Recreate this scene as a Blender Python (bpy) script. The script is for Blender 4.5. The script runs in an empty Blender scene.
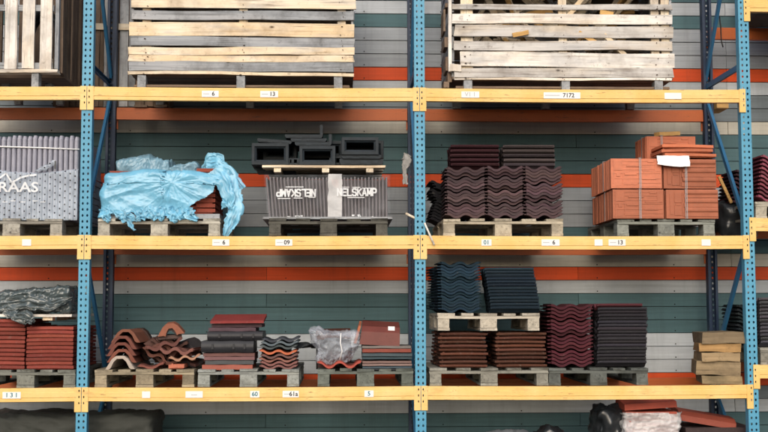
import bpy, math, random
from mathutils import Vector, Matrix, noise
R = random.Random(11)
scn = bpy.context.scene
col = scn.collection

# ------------------------------------------------------------------ camera
CAM = Vector((-0.6442, -9.7776, 1.6516)); YAW, PIT, ROL = 0.0348, 0.0786, -0.0019; FPX = 1166.16
fw = Vector((math.sin(YAW)*math.cos(PIT), math.cos(YAW)*math.cos(PIT), math.sin(PIT)))
r0 = Vector((math.cos(YAW), -math.sin(YAW), 0)); u0 = r0.cross(fw)
cr = r0*math.cos(ROL)+u0*math.sin(ROL); cu = u0*math.cos(ROL)-r0*math.sin(ROL)
cam = bpy.data.objects.new('camera', bpy.data.cameras.new('camera')); col.objects.link(cam)
cam.data.sensor_width = 36; cam.data.lens = 36*FPX/768; cam.data.clip_end = 3000; cam.data.clip_start = .1
cam.matrix_world = Matrix(((cr.x, cu.x, -fw.x, CAM.x), (cr.y, cu.y, -fw.y, CAM.y), (cr.z, cu.z, -fw.z, CAM.z), (0, 0, 0, 1)))
scn.camera = cam

# ------------------------------------------------------------------ light
SUN_EL, SUN_AZ = math.radians(31), math.radians(188)      # azimuth of the sun measured from +Y towards +X
world = bpy.data.worlds.new('World'); scn.world = world; world.use_nodes = True
wn = world.node_tree.nodes; wl = world.node_tree.links
bg = wn['Background']; sky = wn.new('ShaderNodeTexSky'); sky.sky_type = 'NISHITA'; sky.sun_disc = False
sky.sun_elevation = SUN_EL; sky.sun_rotation = SUN_AZ; sky.air_density = 1.0; sky.dust_density = 3.5; sky.ozone_density = 1.0
wl.new(sky.outputs[0], bg.inputs[0]); bg.inputs[1].default_value = .135
sd = bpy.data.lights.new('sun', 'SUN'); sd.energy = 1.15; sd.angle = math.radians(50); sd.color = (1, .95, .88)
sun = bpy.data.objects.new('sun', sd); col.objects.link(sun)
sdir = Vector((math.sin(SUN_AZ)*math.cos(SUN_EL), math.cos(SUN_AZ)*math.cos(SUN_EL), math.sin(SUN_EL)))
sun.rotation_euler = sdir.to_track_quat('Z', 'Y').to_euler(); sun.location = sdir*30
vs = scn.view_settings; vs.view_transform = 'Standard'; vs.look = 'None'; vs.gamma = 1; vs.use_curve_mapping = False
vs.exposure = 0.40

# ------------------------------------------------------------------ helpers
def at(x, y, Y):
    """point of the depth plane Y seen at photo pixel x, y -> (X, Z)"""
    d = fw*FPX + cr*(x-383.62) + cu*(216-y)
    t = (Y-CAM.y)/d.y
    p = CAM+d*t
    return p.x, p.z
def ax(x, Y, y=240): return at(x, y, Y)[0]
def az(y, Y, x=384): return at(x, y, Y)[1]

class MB:
    def __init__(s): s.v = []; s.f = []; s.m = []; s.sm = []
    def add(s, vs, fs, m=0, smooth=False):
        o = len(s.v); s.v += [tuple(v) for v in vs]
        for f in fs: s.f.append([i+o for i in f]); s.m.append(m); s.sm.append(smooth)
    def box(s, x0, x1, y0, y1, z0, z1, m=0, rot=None):
        vs = [(x, y, z) for x in (x0, x1) for y in (y0, y1) for z in (z0, z1)]
        if rot:
            c = Vector(((x0+x1)/2, (y0+y1)/2, (z0+z1)/2)); vs = [c+rot@(Vector(v)-c) for v in vs]
        s.add(vs, [(0, 1, 3, 2), (4, 6, 7, 5), (0, 4, 5, 1), (2, 3, 7, 6), (0, 2, 6, 4), (1, 5, 7, 3)], m)
    def board(s, x0, x1, y0, y1, z0, z1, ax=0, m=0, j=.004, n=7, bow=.004):
        """a rough sawn board: bowed, with uneven edges and ends, along axis ax"""
        lo = [x0, y0, z0]; hi = [x1, y1, z1]; a, b = [k for k in (0, 1, 2) if k != ax]
        sd = R.uniform(0, 99); vs = []
        tl = R.uniform(-1, 1)*j*.8
        for i in range(n+1):
            t = i/n
            L = lo[ax]+(hi[ax]-lo[ax])*t
            da = bow*noise.noise((sd+t*2.1, 0, 1)); db = bow*noise.noise((sd, t*2.1, 5))
            for k, (ca, cb) in enumerate(((lo[a], lo[b]), (hi[a], lo[b]), (hi[a], hi[b]), (lo[a], hi[b]))):
                p = [0, 0, 0]
                e = j*R.uniform(-1, 1) if i in (0, n) else 0
                p[ax] = L+e; p[a] = ca+da*.6+j*.5*noise.noise((sd+t*7, k*3., 2)); p[b] = cb+db+j*.6*noise.noise((sd+t*7, k*3., 9))+tl*(t-.5)
                vs.append(p)
        fs = []
        for i in range(n):
            for k in range(4):
                q = i*4; fs.append((q+k, q+(k+1) % 4, q+4+(k+1) % 4, q+4+k))
        fs += [(3, 2, 1, 0), tuple(n*4+k for k in range(4))]
        s.add(vs, fs, m)
    def sweep(s, prof, path, m=0, smooth=False, closed=True, caps=True):
        """prof: list of (a,b); path: list of function-free frames (origin, axis a, axis b)"""
        n = len(prof); vs = []
        for o, A, B in path: vs += [o+A*a+B*b for a, b in prof]
        fs = []
        for i in range(len(path)-1):
            for k in range(n if closed else n-1):
                fs.append((i*n+k, i*n+(k+1) % n, (i+1)*n+(k+1) % n, (i+1)*n+k))
        if caps and closed: fs += [tuple(range(n))[::-1], tuple((len(path)-1)*n+k for k in range(n))]
        s.add(vs, fs, m, smooth)
    def tube(s, pts, r, n=6, m=0):
        pts = [Vector(p) for p in pts]; path = []
        for i, p in enumerate(pts):
            t = (pts[min(i+1, len(pts)-1)]-pts[max(i-1, 0)]).normalized()
            A = t.orthogonal().normalized(); A = (Vector((0, 0, 1))-t*t.z).normalized() if abs(t.z) < .9 else (Vector((0, 1, 0))-t*t.y).normalized()
            path.append((p, A, t.cross(A)))
        s.sweep([(r*math.cos(2*math.pi*k/n), r*math.sin(2*math.pi*k/n)) for k in range(n)], path, m, True)
    def mesh(s, name, mats):
        me = bpy.data.meshes.new(name); me.from_pydata(s.v, [], s.f)
        for m in (mats if isinstance(mats, (list, tuple)) else [mats]): me.materials.append(m)
        me.polygons.foreach_set('material_index', s.m); me.polygons.foreach_set('use_smooth', s.sm)
        me.update()
        import bmesh
        b = bmesh.new(); b.from_mesh(me); bmesh.ops.recalc_face_normals(b, faces=b.faces); b.to_mesh(me); b.free()
        return me
    def build(s, name, mats, parent=None, loc=None):
        o = bpy.data.objects.new(name, s.mesh(name, mats)); col.objects.link(o)
        if parent: o.parent = parent
        if loc: o.location = loc
        return o

def tag(o, label, cat, group=None):
    o['label'] = label; o['category'] = cat; o['kind'] = o.get('kind') or 'thing'
    if group: o['group'] = group
    return o
def thing(name, label, cat, loc=(0, 0, 0), group=None, rz=0):
    o = bpy.data.objects.new(name, None); col.objects.link(o); o.location = loc; o.rotation_euler = (0, 0, rz)
    return tag(o, label, cat, group)
def struct(o): o['kind'] = 'structure'; return o
def copy_tree(o, parent=None):
    c = o.copy(); col.objects.link(c)
    if parent: c.parent = parent
    for ch in list(o.children): copy_tree(ch, c)
    return c
def tint(o, c):
    o.color = (*c, 1)
    for ch in o.children: tint(ch, c)

def text_geo(s, size, flip=False, bold=0):
    cu_ = bpy.data.curves.new('t', 'FONT'); cu_.body = s; cu_.size = size; cu_.align_x = 'CENTER'; cu_.align_y = 'CENTER'
    cu_.offset = bold; cu_.resolution_u = 3
    ob = bpy.data.objects.new('t', cu_); col.objects.link(ob)
    dg = bpy.context.evaluated_depsgraph_get(); me = bpy.data.meshes.new_from_object(ob.evaluated_get(dg))
    vs = [(v.co.x, v.co.y) for v in me.vertices]; fs = [tuple(p.vertices) for p in me.polygons]
    bpy.data.objects.remove(ob); bpy.data.meshes.remove(me); bpy.data.curves.remove(cu_)
    if flip: vs = [(-a, -b) for a, b in vs]
    return vs, fs
def put_text(mb, s, x, y, z, size, m, flip=False, bold=0, sx=1):
    vs, fs = text_geo(s, size, flip, bold)
    mb.add([(x+a*sx, y(x+a*sx, z+b) if callable(y) else y, z+b) for a, b in vs], fs, m)

# ------------------------------------------------------------------ materials
GLYPH = {'N': [[(0, 0), (0, 1)], [(0, 1), (1, 0)], [(1, 0), (1, 1)]], 'E': [[(0, 0), (0, 1)], [(0, 1), (1, 1)], [(0, .5), (.9, .5)], [(0, 0), (1, 0)]],
         'L': [[(0, 1), (0, 0)], [(0, 0), (1, 0)]], 'K': [[(0, 0), (0, 1)], [(0, .42), (1, 1)], [(.3, .58), (1, 0)]], 'A': [[(0, 0), (.5, 1)], [(.5, 1), (1, 0)], [(.2, .3), (.8, .3)]],
         'M': [[(0, 0), (0, 1)], [(0, 1), (.5, .25)], [(.5, .25), (1, 1)], [(1, 1), (1, 0)]], 'P': [[(0, 0), (0, 1)], [(0, 1), (.85, 1)], [(.85, 1), (1, .88), (1, .58), (.85, .45)], [(.85, .45), (0, .45)]],
         'S': [[(1, .85), (.85, 1), (.15, 1), (0, .85), (0, .65), (.15, .53), (.85, .47), (1, .35), (1, .15), (.85, 0), (.15, 0), (0, .15)]]}
def print_word(mb, word, x0, x1, zc, h, w, yf, m=0, flip=False):
    """block lettering laid on a wrinkled film: yf(x, z) is the film's surface"""
    n = len(word); adv = (x1-x0)/n; gw = adv*.70; xc = (x0+x1)/2
    for k, ch in enumerate(word):
        for si, pl in enumerate(GLYPH[ch]):
            for (a, b) in zip(pl[:-1], pl[1:]):
                p, q = Vector((x0+k*adv+gw*a[0]+.15*adv, zc-h/2+h*a[1])), Vector((x0+k*adv+gw*b[0]+.15*adv, zc-h/2+h*b[1])); t = (q-p).normalized(); nn = Vector((-t.y, t.x))*w/2; p = p-t*w*.4; q = q+t*w*.4
                N = 6; vs = []
                for i in range(N+1):
                    c = p.lerp(q, i/N)
                    for e in (c-nn, c+nn):
                        X, Z = (2*xc-e.x, 2*zc-e.y) if flip else (e.x, e.y); vs.append((X, yf(X, Z)-.0002*si, Z))
                mb.add(vs, [(2*i, 2*i+1, 2*i+3, 2*i+2) for i in range(N)], m)

class NT:
    def __init__(s, name):
        s.mat = bpy.data.materials.new(name); s.mat.use_nodes = True; t = s.mat.node_tree
        s.N = t.nodes; s.L = t.links; s.p = s.N['Principled BSDF']; s.out = s.N['Material Output']
    def n(s, typ, **k):
        o = s.N.new('ShaderNode'+typ)
        for a, b in k.items(): setattr(o, a, b)
        return o
    def l(s, a, b): s.L.new(a, b)
    def coord(s, scale=(1, 1, 1), kind='Object', rnd=True):
        tc = s.n('TexCoord'); mp = s.n('Mapping'); mp.inputs['Scale'].default_value = scale
        src = tc.outputs[kind]
        if rnd:
            oi = s.n('ObjectInfo'); ge = s.n('NewGeometry'); ad = s.n('Math', operation='ADD'); mu = s.n('Math', operation='MULTIPLY'); mu.inputs[1].default_value = 37.3
            s.l(oi.outputs['Random'], ad.inputs[0]); s.l(ge.outputs['Random Per Island'], ad.inputs[1]); s.l(ad.outputs[0], mu.inputs[0])
            va = s.n('VectorMath', operation='ADD'); s.l(src, va.inputs[0]); s.l(mu.outputs[0], va.inputs[1]); src = va.outputs[0]
        s.l(src, mp.inputs['Vector']); return mp.outputs[0]
    def noise(s, vec, scale, detail=4, rough=.6):
        o = s.n('TexNoise'); o.inputs['Scale'].default_value = scale; o.inputs['Detail'].default_value = detail; o.inputs['Roughness'].default_value = rough
        s.l(vec, o.inputs['Vector']); return o.outputs['Fac']
    def ramp(s, fac, stops):
        o = s.n('ValToRGB'); e = o.color_ramp.elements
        while len(e) < len(stops): e.new(.5)
        for k, (p, c) in enumerate(stops):
            e[k].position = p; e[k].color = (*c, 1) if len(c) == 3 else c
        s.l(fac, o.inputs[0]); return o.outputs[0]
    def mix(s, fac, a, b, mode='MIX'):
        o = s.n('Mix', data_type='RGBA', blend_type=mode); i = o.inputs
        for sock, v in ((i['Factor'], fac), (i[6], a), (i[7], b)):
            if isinstance(v, (int, float)): sock.default_value = v
            elif isinstance(v, tuple): sock.default_value = (*v, 1) if len(v) == 3 else v
            else: s.l(v, sock)
        return o.outputs[2]
    def bump(s, h, strength=.3, dist=.01):
        o = s.n('Bump'); o.inputs['Strength'].default_value = strength; o.inputs['Distance'].default_value = dist
        s.l(h, o.inputs['Height']); s.l(o.outputs[0], s.p.inputs['Normal'])
    def set(s, col=None, rough=.7, spec=.4):
        if col is not None:
            if isinstance(col, tuple): s.p.inputs['Base Color'].default_value = (*col, 1)
            else: s.l(col, s.p.inputs['Base Color'])
        if isinstance(rough, (int, float)): s.p.inputs['Roughness'].default_value = rough
        else: s.l(rough, s.p.inputs['Roughness'])
        s.p.inputs['Specular IOR Level'].default_value = spec
        return s.mat

def G(v): return (v, v, v)
def wood(name, ca, cb, cdark, axis=0, stain=.5, tinted=False, warm=None):
    m = NT(name); sc = [26, 26, 26]; sc[axis] = 1.1
    v = m.coord(tuple(sc)); g = m.noise(v, 1, 6, .7)
    v2 = m.coord((3, 3, 3)); blot = m.noise(v2, 1.2, 5, .65)
    sc3 = [60, 60, 60]; sc3[axis] = 2.0
    fine = m.noise(m.coord(tuple(sc3)), 1, 3, .6)
    c = m.mix(m.ramp(g, [(.3, G(0)), (.7, G(1))]), ca, cb)
    sp_ = [5, 5, 5]; sp_[axis] = 1.3; patch = m.noise(m.coord(tuple(sp_)), 1, 3, .55); patch2 = m.noise(m.coord(tuple(sp_)), 1.7, 4, .6)
    if warm: c = m.mix(m.ramp(patch, [(.48, G(0)), (.66, G(.55))]), c, warm); c = m.mix(m.ramp(patch2, [(.5, G(0)), (.68, G(.5))]), c, (.36, .37, .39))
    c = m.mix(m.ramp(blot, [(.46, G(0)), (.72, G(stain))]), c, cdark)
    ge = m.n('NewGeometry'); va = m.ramp(ge.outputs['Random Per Island'], [(0, G(.68)), (1, G(1.12))])
    c = m.mix(1., c, va, 'MULTIPLY')
    # knots and nail stains
    vo = m.n('TexVoronoi'); vo.inputs['Scale'].default_value = 1
    sk = [9, 9, 9]; sk[axis] = 4.5
    m.l(m.coord(tuple(sk)), vo.inputs['Vector'])
    sp = m.n('SeparateColor'); m.l(vo.outputs['Color'], sp.inputs[0]); gt = m.n('Math', operation='GREATER_THAN'); gt.inputs[1].default_value = .72; m.l(sp.outputs[0], gt.inputs[0])
    kn = m.mix(1., m.ramp(vo.outputs['Distance'], [(.03, G(1)), (.12, G(0))]), gt.outputs[0], 'MULTIPLY')
    sl = [34, 34, 34]; sl[axis] = .8; streak = m.noise(m.coord(tuple(sl)), 1, 4, .6)
    c = m.mix(m.ramp(streak, [(.55, G(0)), (.72, G(.6))]), c, cdark)
    grit = m.noise(m.coord((14, 14, 14)), 1, 6, .8); c = m.mix(m.ramp(grit, [(.58, G(0)), (.68, G(.45))]), c, tuple(x*.6 for x in cdark))
    c = m.mix(kn, c, tuple(x*.35 for x in cdark))
    c = m.mix(m.ramp(fine, [(.28, G(.75)), (.4, G(0))]), c, tuple(x*.5 for x in cdark))
    if tinted:
        oi = m.n('ObjectInfo'); c = m.mix(1., c, oi.outputs['Color'], 'MULTIPLY')
    m.bump(m.mix(.5, g, fine), .5, .004)
    return m.set(c, .85, .2)

def paint(name, base, worn, chip, chipamt=.3, rough=.5, axis=0, varz=True):
    m = NT(name); v = m.coord((1, 1, 1), rnd=False)
    a = m.noise(v, 2.3, 6, .65); b = m.noise(v, 28, 5, .7); st = m.coord((1.5, 20, 34) if axis == 0 else (34, 34, 1.5), rnd=False)
    s_ = m.noise(st, 1, 5, .65)
    c = m.mix(m.ramp(a, [(.35, G(0)), (.7, G(1))]), base, worn)
    c = m.mix(m.ramp(s_, [(.50, G(0)), (.75, G(.1))]), c, tuple(x*.6 for x in base))
    c = m.mix(m.ramp(b, [(.70, G(0)), (.74, G(chipamt))]), c, chip)
    c = m.mix(m.ramp(m.noise(v, 9, 7, .75), [(.66, G(0)), (.70, G(chipamt*.8))]), c, chip)
    gr = m.noise(m.coord((3, 3, 9) if axis == 0 else (9, 9, 3), rnd=False), 1, 7, .75); c = m.mix(m.ramp(gr, [(.56, G(0)), (.76, G(.36))]), c, tuple(x*.5+.01 for x in chip))
    sc_ = m.noise(m.coord((6, 20, 60) if axis == 0 else (60, 60, 7), rnd=False), 1, 3, .8); c = m.mix(m.ramp(sc_, [(.635, G(0)), (.66, G(.55))]), c, chip)
    m.bump(b, .12, .002)
    return m.set(c, rough, .4)

def tile_mat(name, rough=.8, moss=.25, spk=.5):
    """roof tile: fired or cast body in the object's own colour with dust, lichen and grit"""
    m = NT(name); oi = m.n('ObjectInfo'); v = m.coord((1, 1, 1))
    a = m.noise(v, 7, 6, .7); b = m.noise(v, 60, 4, .7); c2 = m.noise(v, 19, 5, .7)
    rv = m.ramp(oi.outputs['Random'], [(0, G(.72)), (1, G(1.25))])
    c = m.mix(1., oi.outputs['Color'], rv, 'MULTIPLY')
    c = m.mix(m.ramp(a, [(.35, G(.0)), (.75, G(.5))]), c, m.mix(1., c, (.45, .5, .55), 'MULTIPLY'))
    c = m.mix(m.ramp(b, [(.58, G(0)), (.75, G(spk*.4))]), c, (.20, .18, .17))
    c = m.mix(m.ramp(c2, [(.62, G(0)), (.72, G(moss))]), c, (.16, .155, .125))
    m.bump(m.mix(.5, a, b), .35, .004)
    return m.set(c, rough, .16 if rough > .6 else .3)

def film(name, colr, alpha, rough=.25, dots=None, bump=.5):
    m = NT(name); v = m.coord((1, 1, 1), rnd=False); 
    def ridge(vec, sc):
        o = m.n('TexNoise'); o.noise_type = 'RIDGED_MULTIFRACTAL'; o.inputs['Scale'].default_value = sc; o.inputs['Detail'].default_value = 3; o.inputs['Roughness'].default_value = .5
        m.l(vec, o.inputs['Vector']); return o.outputs['Fac']
    wv = m.n('TexNoise'); wv.inputs['Scale'].default_value = 3; m.l(v, wv.inputs['Vector'])
    vv = m.n('VectorMath', operation='MULTIPLY_ADD'); m.l(wv.outputs['Color'], vv.inputs[0]); vv.inputs[1].default_value = (.35, .35, .35); m.l(v, vv.inputs[2])
    mp = m.n('Mapping'); mp.inputs['Scale'].default_value = (.55, .8, 1.25); mp.inputs['Rotation'].default_value = (.2, .5, .1); m.l(vv.outputs[0], mp.inputs['Vector'])
    b = ridge(mp.outputs[0], 7); b2 = ridge(mp.outputs[0], 17); a = m.noise(v, 5, 5, .6)
    c = m.mix(m.ramp(a, [(.3, G(0)), (.75, G(1))]), tuple(x*.80 for x in colr), colr)
    c = m.mix(m.ramp(b, [(.75, G(0)), (1.0, G(.35))]), c, tuple(min(1, x*1.25+.06) for x in colr))
    al = m.mix(.5, m.ramp(a, [(.25, G(max(0, alpha-.25))), (.7, G(min(1, alpha+.15)))]), m.ramp(b, [(.3, G(max(0, alpha-.3))), (1.0, G(min(1, alpha+.35)))]))
    if dots:
        tc = m.n('TexCoord'); sp = m.n('SeparateXYZ'); m.l(tc.outputs['Object'], sp.inputs[0])
        def cell(o, per, sh=None):
            d = m.n('Math', operation='DIVIDE'); d.inputs[1].default_value = per; m.l(o, d.inputs[0]); s0 = d.outputs[0]
            if sh is not None:
                ad = m.n('Math', operation='ADD'); m.l(s0, ad.inputs[0]); m.l(sh, ad.inputs[1]); s0 = ad.outputs[0]
            f = m.n('Math', operation='FRACT'); m.l(s0, f.inputs[0])
            s1 = m.n('Math', operation='SUBTRACT'); s1.inputs[1].default_value = .5; m.l(f.outputs[0], s1.inputs[0])
            p = m.n('Math', operation='POWER'); p.inputs[1].default_value = 2; m.l(s1.outputs[0], p.inputs[0])
            w = m.n('Math', operation='MULTIPLY'); w.inputs[1].default_value = per*per; m.l(p.outputs[0], w.inputs[0]); return w.outputs[0], s0
        dx, raw = cell(sp.outputs['X'], dots[0])
        fl = m.n('Math', operation='FLOOR'); m.l(raw, fl.inputs[0]); hf = m.n('Math', operation='MULTIPLY'); hf.inputs[1].default_value = .37; m.l(fl.outputs[0], hf.inputs[0])
        dz, _ = cell(sp.outputs['Z'], dots[1], hf.outputs[0])
        ad = m.n('Math', operation='ADD'); m.l(dx, ad.inputs[0]); m.l(dz, ad.inputs[1])
        lt = m.n('Math', operation='LESS_THAN'); lt.inputs[1].default_value = dots[2]**2; m.l(ad.outputs[0], lt.inputs[0])
        c = m.mix(lt.outputs[0], c, (.02, .02, .03)); al = m.mix(lt.outputs[0], al, G(1.))
    m.l(al, m.p.inputs['Alpha']); m.bump(m.mix(.35, b, b2), bump, .010)
    return m.set(c, rough, .6)

M = {}
# weathered timber in its shades, one material for each direction the grain runs
for k, nm in enumerate('xyz'):
    M['pale_'+nm] = wood('pale_wood_'+nm, (.86, .79, .66), (.72, .58, .39), (.26, .17, .10), k, .55, False, (.74, .52, .27))
    M['white_'+nm] = wood('whitened_wood_'+nm, (.88, .85, .80), (.74, .69, .62), (.26, .21, .17), k, .55, False, (.74, .58, .38))
    M['grey_'+nm] = wood('grey_wood_'+nm, (.40, .42, .44), (.22, .235, .255), (.08, .078, .075), k, .75, False, (.52, .52, .53))
    M['lgrey_'+nm] = wood('light_grey_wood_'+nm, (.66, .64, .61), (.48, .46, .44), (.17, .14, .115), k, .65, False, (.62, .50, .35))
    M['brown_'+nm] = wood('brown_wood_'+nm, (.26, .19, .14), (.15, .108, .08), (.06, .045, .036), k, .6)
    M['pallet_'+nm] = wood('pallet_wood_'+nm, (.60, .56, .48), (.38, .35, .30), (.12, .11, .095), k, .75, True)
M['timber'] = wood('old_timber', (.34, .27, .19), (.20, .155, .105), (.075, .065, .05), 0, .8, True)
M['fresh_x'] = wood('fresh_wood', (.70, .45, .18), (.58, .34, .12), (.35, .2, .09), 0, .4)
M['cream'] = paint('faded_yellow_beam_paint', (.70, .43, .12), (.78, .56, .24), (.13, .055, .025), .8, .55)
M['orange'] = paint('orange_beam_paint', (.46, .105, .020), (.38, .085, .018), (.06, .03, .02), .4, .5)
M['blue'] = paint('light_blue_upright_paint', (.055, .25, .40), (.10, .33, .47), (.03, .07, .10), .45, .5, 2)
M['shaded_blue'] = paint('shaded_blue_upright_paint', (.007, .022, .058), (.010, .030, .075), (.01, .015, .02), .4, .5, 2)  # same blue paint as the front uprights, shade put into the colour
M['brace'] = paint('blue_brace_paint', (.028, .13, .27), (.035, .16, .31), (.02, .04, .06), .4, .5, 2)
M['tile'] = tile_mat('roof_tile_body'); M['mossy'] = tile_mat('mossy_tile_body', .9, .5, .9)
M['glazed'] = tile_mat('glazed_tile_body', .5, .08, .2)
M['clay'] = tile_mat('clay_tile_body', .8, .32, .9)

def flat(name, c, rough=.6, spec=.4, var=.25, sc=6, metal=0):
    m = NT(name); v = m.coord((1, 1, 1)); a = m.noise(v, sc, 6, .7)
    cc = m.mix(m.ramp(a, [(.3, G(0)), (.72, G(1))]), tuple(x*(1-var) for x in c), c)
    m.bump(a, .2, .004); m.p.inputs['Metallic'].default_value = metal
    return m.set(cc, rough, spec)
M['label'] = flat('white_label', (.78, .78, .76), .5, .3, .1); M['ink'] = flat('black_ink', (.02, .02, .025), .6, .3, .1)
M['faint'] = flat('faded_ink', (.45, .46, .48), .6, .3, .1); M['teal_ink'] = flat('teal_ink', (.02, .16, .2), .6, .3, .1)
M['print'] = flat('white_print', (.80, .82, .84), .5, .3, .08); M['paper'] = flat('white_paper', (.82, .81, .79), .7, .2, .08)
M['strap'] = flat('grey_strap', (.36, .36, .37), .4, .5, .2); M['white_strap'] = flat('white_strap', (.75, .75, .75), .4, .5, .1)
M['black_plastic'] = flat('black_plastic', (.028, .034, .040), .42, .5, .35, 12)
M['grey_plastic'] = flat('grey_plastic', (.16, .18, .20), .5, .4, .3, 12)
M['rust'] = flat('rusty_nail', (.09, .05, .032), .8, .2, .4, 30)
M['wire'] = flat('black_wire', (.01, .01, .01), .5, .4)
M['rag'] = flat('white_rag', (.6, .6, .6), .9, .1, .3, 20)
M['blue_film'] = film('light_blue_film', (.19, .52, .745), 1.08, .3, None, .32)
M['pale_blue_film'] = film('grey_blue_film', (.20, .37, .48), 1.05, .35, None, .4)
M['clear_film'] = film('clear_film', (.58, .62, .68), .40, .22, None, .6)
M['bag_film'] = film('milky_bag_film', (.66, .72, .82), .48, .22, None, 1.4)
M['dotted_film'] = film('perforated_film', (.62, .72, .84), .66, .25, (.0415, .056, .0070), .4)
M['wrap_film'] = film('printed_wrap_film', (.60, .64, .70), .08, .22, None, .3)
M['silver_film'] = film('silver_grey_film', (.075, .098, .105), 1.2, .2, None, 1.2)
M['pack_film'] = film('white_torn_film', (.72, .73, .75), .78, .3, None, 1.)
M['worn_print'] = film('worn_print', (.80, .83, .86), .95, .35, None, .1)
M['dark_tarp'] = film('dark_grey_tarp', (.034, .038, .032), 1.3, .8, None, 1.2)
M['black_bag'] = film('black_bag_film', (.02, .024, .028), 1.3, .3, None, .9)

# ------------------------------------------------------------------ ground and wall
m = NT('asphalt'); v = m.coord((1, 1, 1), rnd=False)
c = m.mix(m.noise(v, .7, 6, .7), (.045, .045, .046), (.085, .082, .078)); c = m.mix(m.ramp(m.noise(v, 60, 3, .7), [(.45, G(0)), (.7, G(1))]), c, (.13, .125, .12))
m.bump(m.noise(v, 90, 3, .7), .5, .006); asphalt = m.set(c, .9, .3)
g = MB(); n = 24; S = 400
for i in range(n):
    for j in range(n):
        f = lambda k: S*((k/n*2-1)**3)
        g.add([(f(i), f(j), 0), (f(i+1), f(j), 0), (f(i+1), f(j+1), 0), (f(i), f(j+1), 0)], [(0, 1, 2, 3)])
struct(g.build('ground', asphalt))

def siding(name, c):
    m = NT(name); v = m.coord((1.2, 30, 40)); a = m.noise(v, 1, 5, .65); b = m.noise(m.coord((1, 1, 1), rnd=False), 1.7, 6, .7)
    st = m.noise(m.coord((9, 9, .7), rnd=False), 1, 5, .7)
    cc = m.mix(m.ramp(a, [(.3, G(0)), (.75, G(1))]), tuple(x*.80 for x in c), tuple(min(1, x*1.08) for x in c))
    cc = m.mix(m.ramp(b, [(.45, G(0)), (.78, G(.45))]), cc, tuple(x*.55+.01 for x in c))
    cc = m.mix(m.ramp(st, [(.50, G(0)), (.75, G(.5))]), cc, tuple(x*.55+.012 for x in c))
    ge = m.n('NewGeometry'); cc = m.mix(1., cc, m.ramp(ge.outputs['Random Per Island'], [(0, G(.86)), (1, G(1.08))]), 'MULTIPLY')
    gr = m.noise(m.coord((.3, 1, 160), rnd=False), 1, 2, .5); m.bump(m.mix(.5, a, gr), .5, .004)
    return m.set(cc, .62, .3)
WY = 1.42
WC = [siding('pale_grey_siding', (.55, .60, .64)), siding('teal_siding', (.075, .155, .175)), siding('grey_siding', (.40, .44, .48)),
      siding('red_siding', (.80, .095, .017)), siding('cream_siding', (.60, .58, .50)), siding('slate_siding', (.20, .24, .265)), flat('wall_backing', (.02, .02, .02), .9, .1)]
band = {0: 0, 1: 1, 2: 2, 3: 2, 4: 2, 5: 3, 6: 0, 7: 5, 8: 5, 9: 4, 10: 1, 11: 1, 12: 1, 13: 3, 14: 2, 15: 2, 16: 2, 17: 1, 18: 1, 19: 4, 20: 3, 21: 0,
        22: 1, 23: 1, 24: 1, 25: 0, 26: 0, 27: 0, 28: 3, 29: 5, 30: 0, 31: 1, 32: 1, 33: 1, 34: 2, 35: 2, 36: 2}
w = MB()
z0y = lambda i: az(.4+13.33*i, WY, 390)
for i in range(-16, 42):
    zt, zb = z0y(i), z0y(i+1)
    if zb < .01: zb = .01
    if zt <= zb+.02: continue
    mi = band.get(i, [2, 2, 1, 0, 3, 0, 1, 1][i % 8])
    x = -9+R.choice((0, 0, 1.5))+.12
    while x < 9.5:
        L = R.choice((3.0, 6.0))
        d = R.uniform(-.002, .002)
        # lap board: foot a little prouder than head
        w.add([(x+.002, WY+d, zb+.003), (x+L-.002, WY+d, zb+.003), (x+L-.002, WY+.007+d, zt-.003), (x+.002, WY+.007+d, zt-.003),
               (x+.002, WY+.03, zb+.003), (x+L-.002, WY+.03, zb+.003), (x+L-.002, WY+.03, zt-.003), (x+.002, WY+.03, zt-.003)],
              [(0, 1, 2, 3), (4, 7, 6, 5), (0, 4, 5, 1), (3, 2, 6, 7), (0, 3, 7, 4), (1, 5, 6, 2)], mi)
        x += L
    q = -8.7
    while q < 9.5:                                            # screw heads along the studs
        w.box(q, q+.010, WY-.0045, WY+.012, zb+.016, zb+.026, 6); q += .75
w.box(-10, 14, WY+.026, WY+.25, 0, z0y(-16), 6)
tag(w.build('wall', WC), 'board clad wall striped grey, teal, red and cream behind the blue rack', 'wall')

# ------------------------------------------------------------------ pallet rack
Z1, Z2, Z3, D, BH = 3.512, 2.257, 1.0, 1.071, .111
UW, PITCH = .089, .05
def holed(mb, x0, x1, z0, z1, y, th, cols, rx, rz, m=0, pitch=PITCH, skip=None):
    """upright perforated plate in the XZ plane, outer face at y, with real holes in columns"""
    xs = [x0]+[(cols[i]+cols[i+1])/2 for i in range(len(cols)-1)]+[x1]
    k0 = math.floor(z0/pitch); k = k0
    while k*pitch < z1:
        a, b = max(z0, k*pitch), min(z1, (k+1)*pitch); cz = (k+.5)*pitch
        for c in range(len(cols)):
            l, r_ = xs[c], xs[c+1]; cx = cols[c]
            if b-a < pitch*.98 or (skip and skip(c, cz)):
                mb.add([(l, y, a), (r_, y, a), (r_, y, b), (l, y, b)], [(0, 1, 2, 3)], m); continue
            ou = [(l, a), (cx, a), (r_, a), (r_, cz), (r_, b), (cx, b), (l, b), (l, cz)]
            an = [225, 270, 315, 0, 45, 90, 135, 180]
            inn = [(cx+rx*math.cos(math.radians(t)), cz+rz*math.sin(math.radians(t))) for t in an]
            mb.add([(p[0], y, p[1]) for p in ou]+[(p[0], y, p[1]) for p in inn]+[(p[0], y+th, p[1]) for p in inn],
                   [(q, (q+1) % 8, 8+(q+1) % 8, 8+q) for q in range(8)]+[(8+q, 8+(q+1) % 8, 16+(q+1) % 8, 16+q) for q in range(8)], m)
        k += 1
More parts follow.
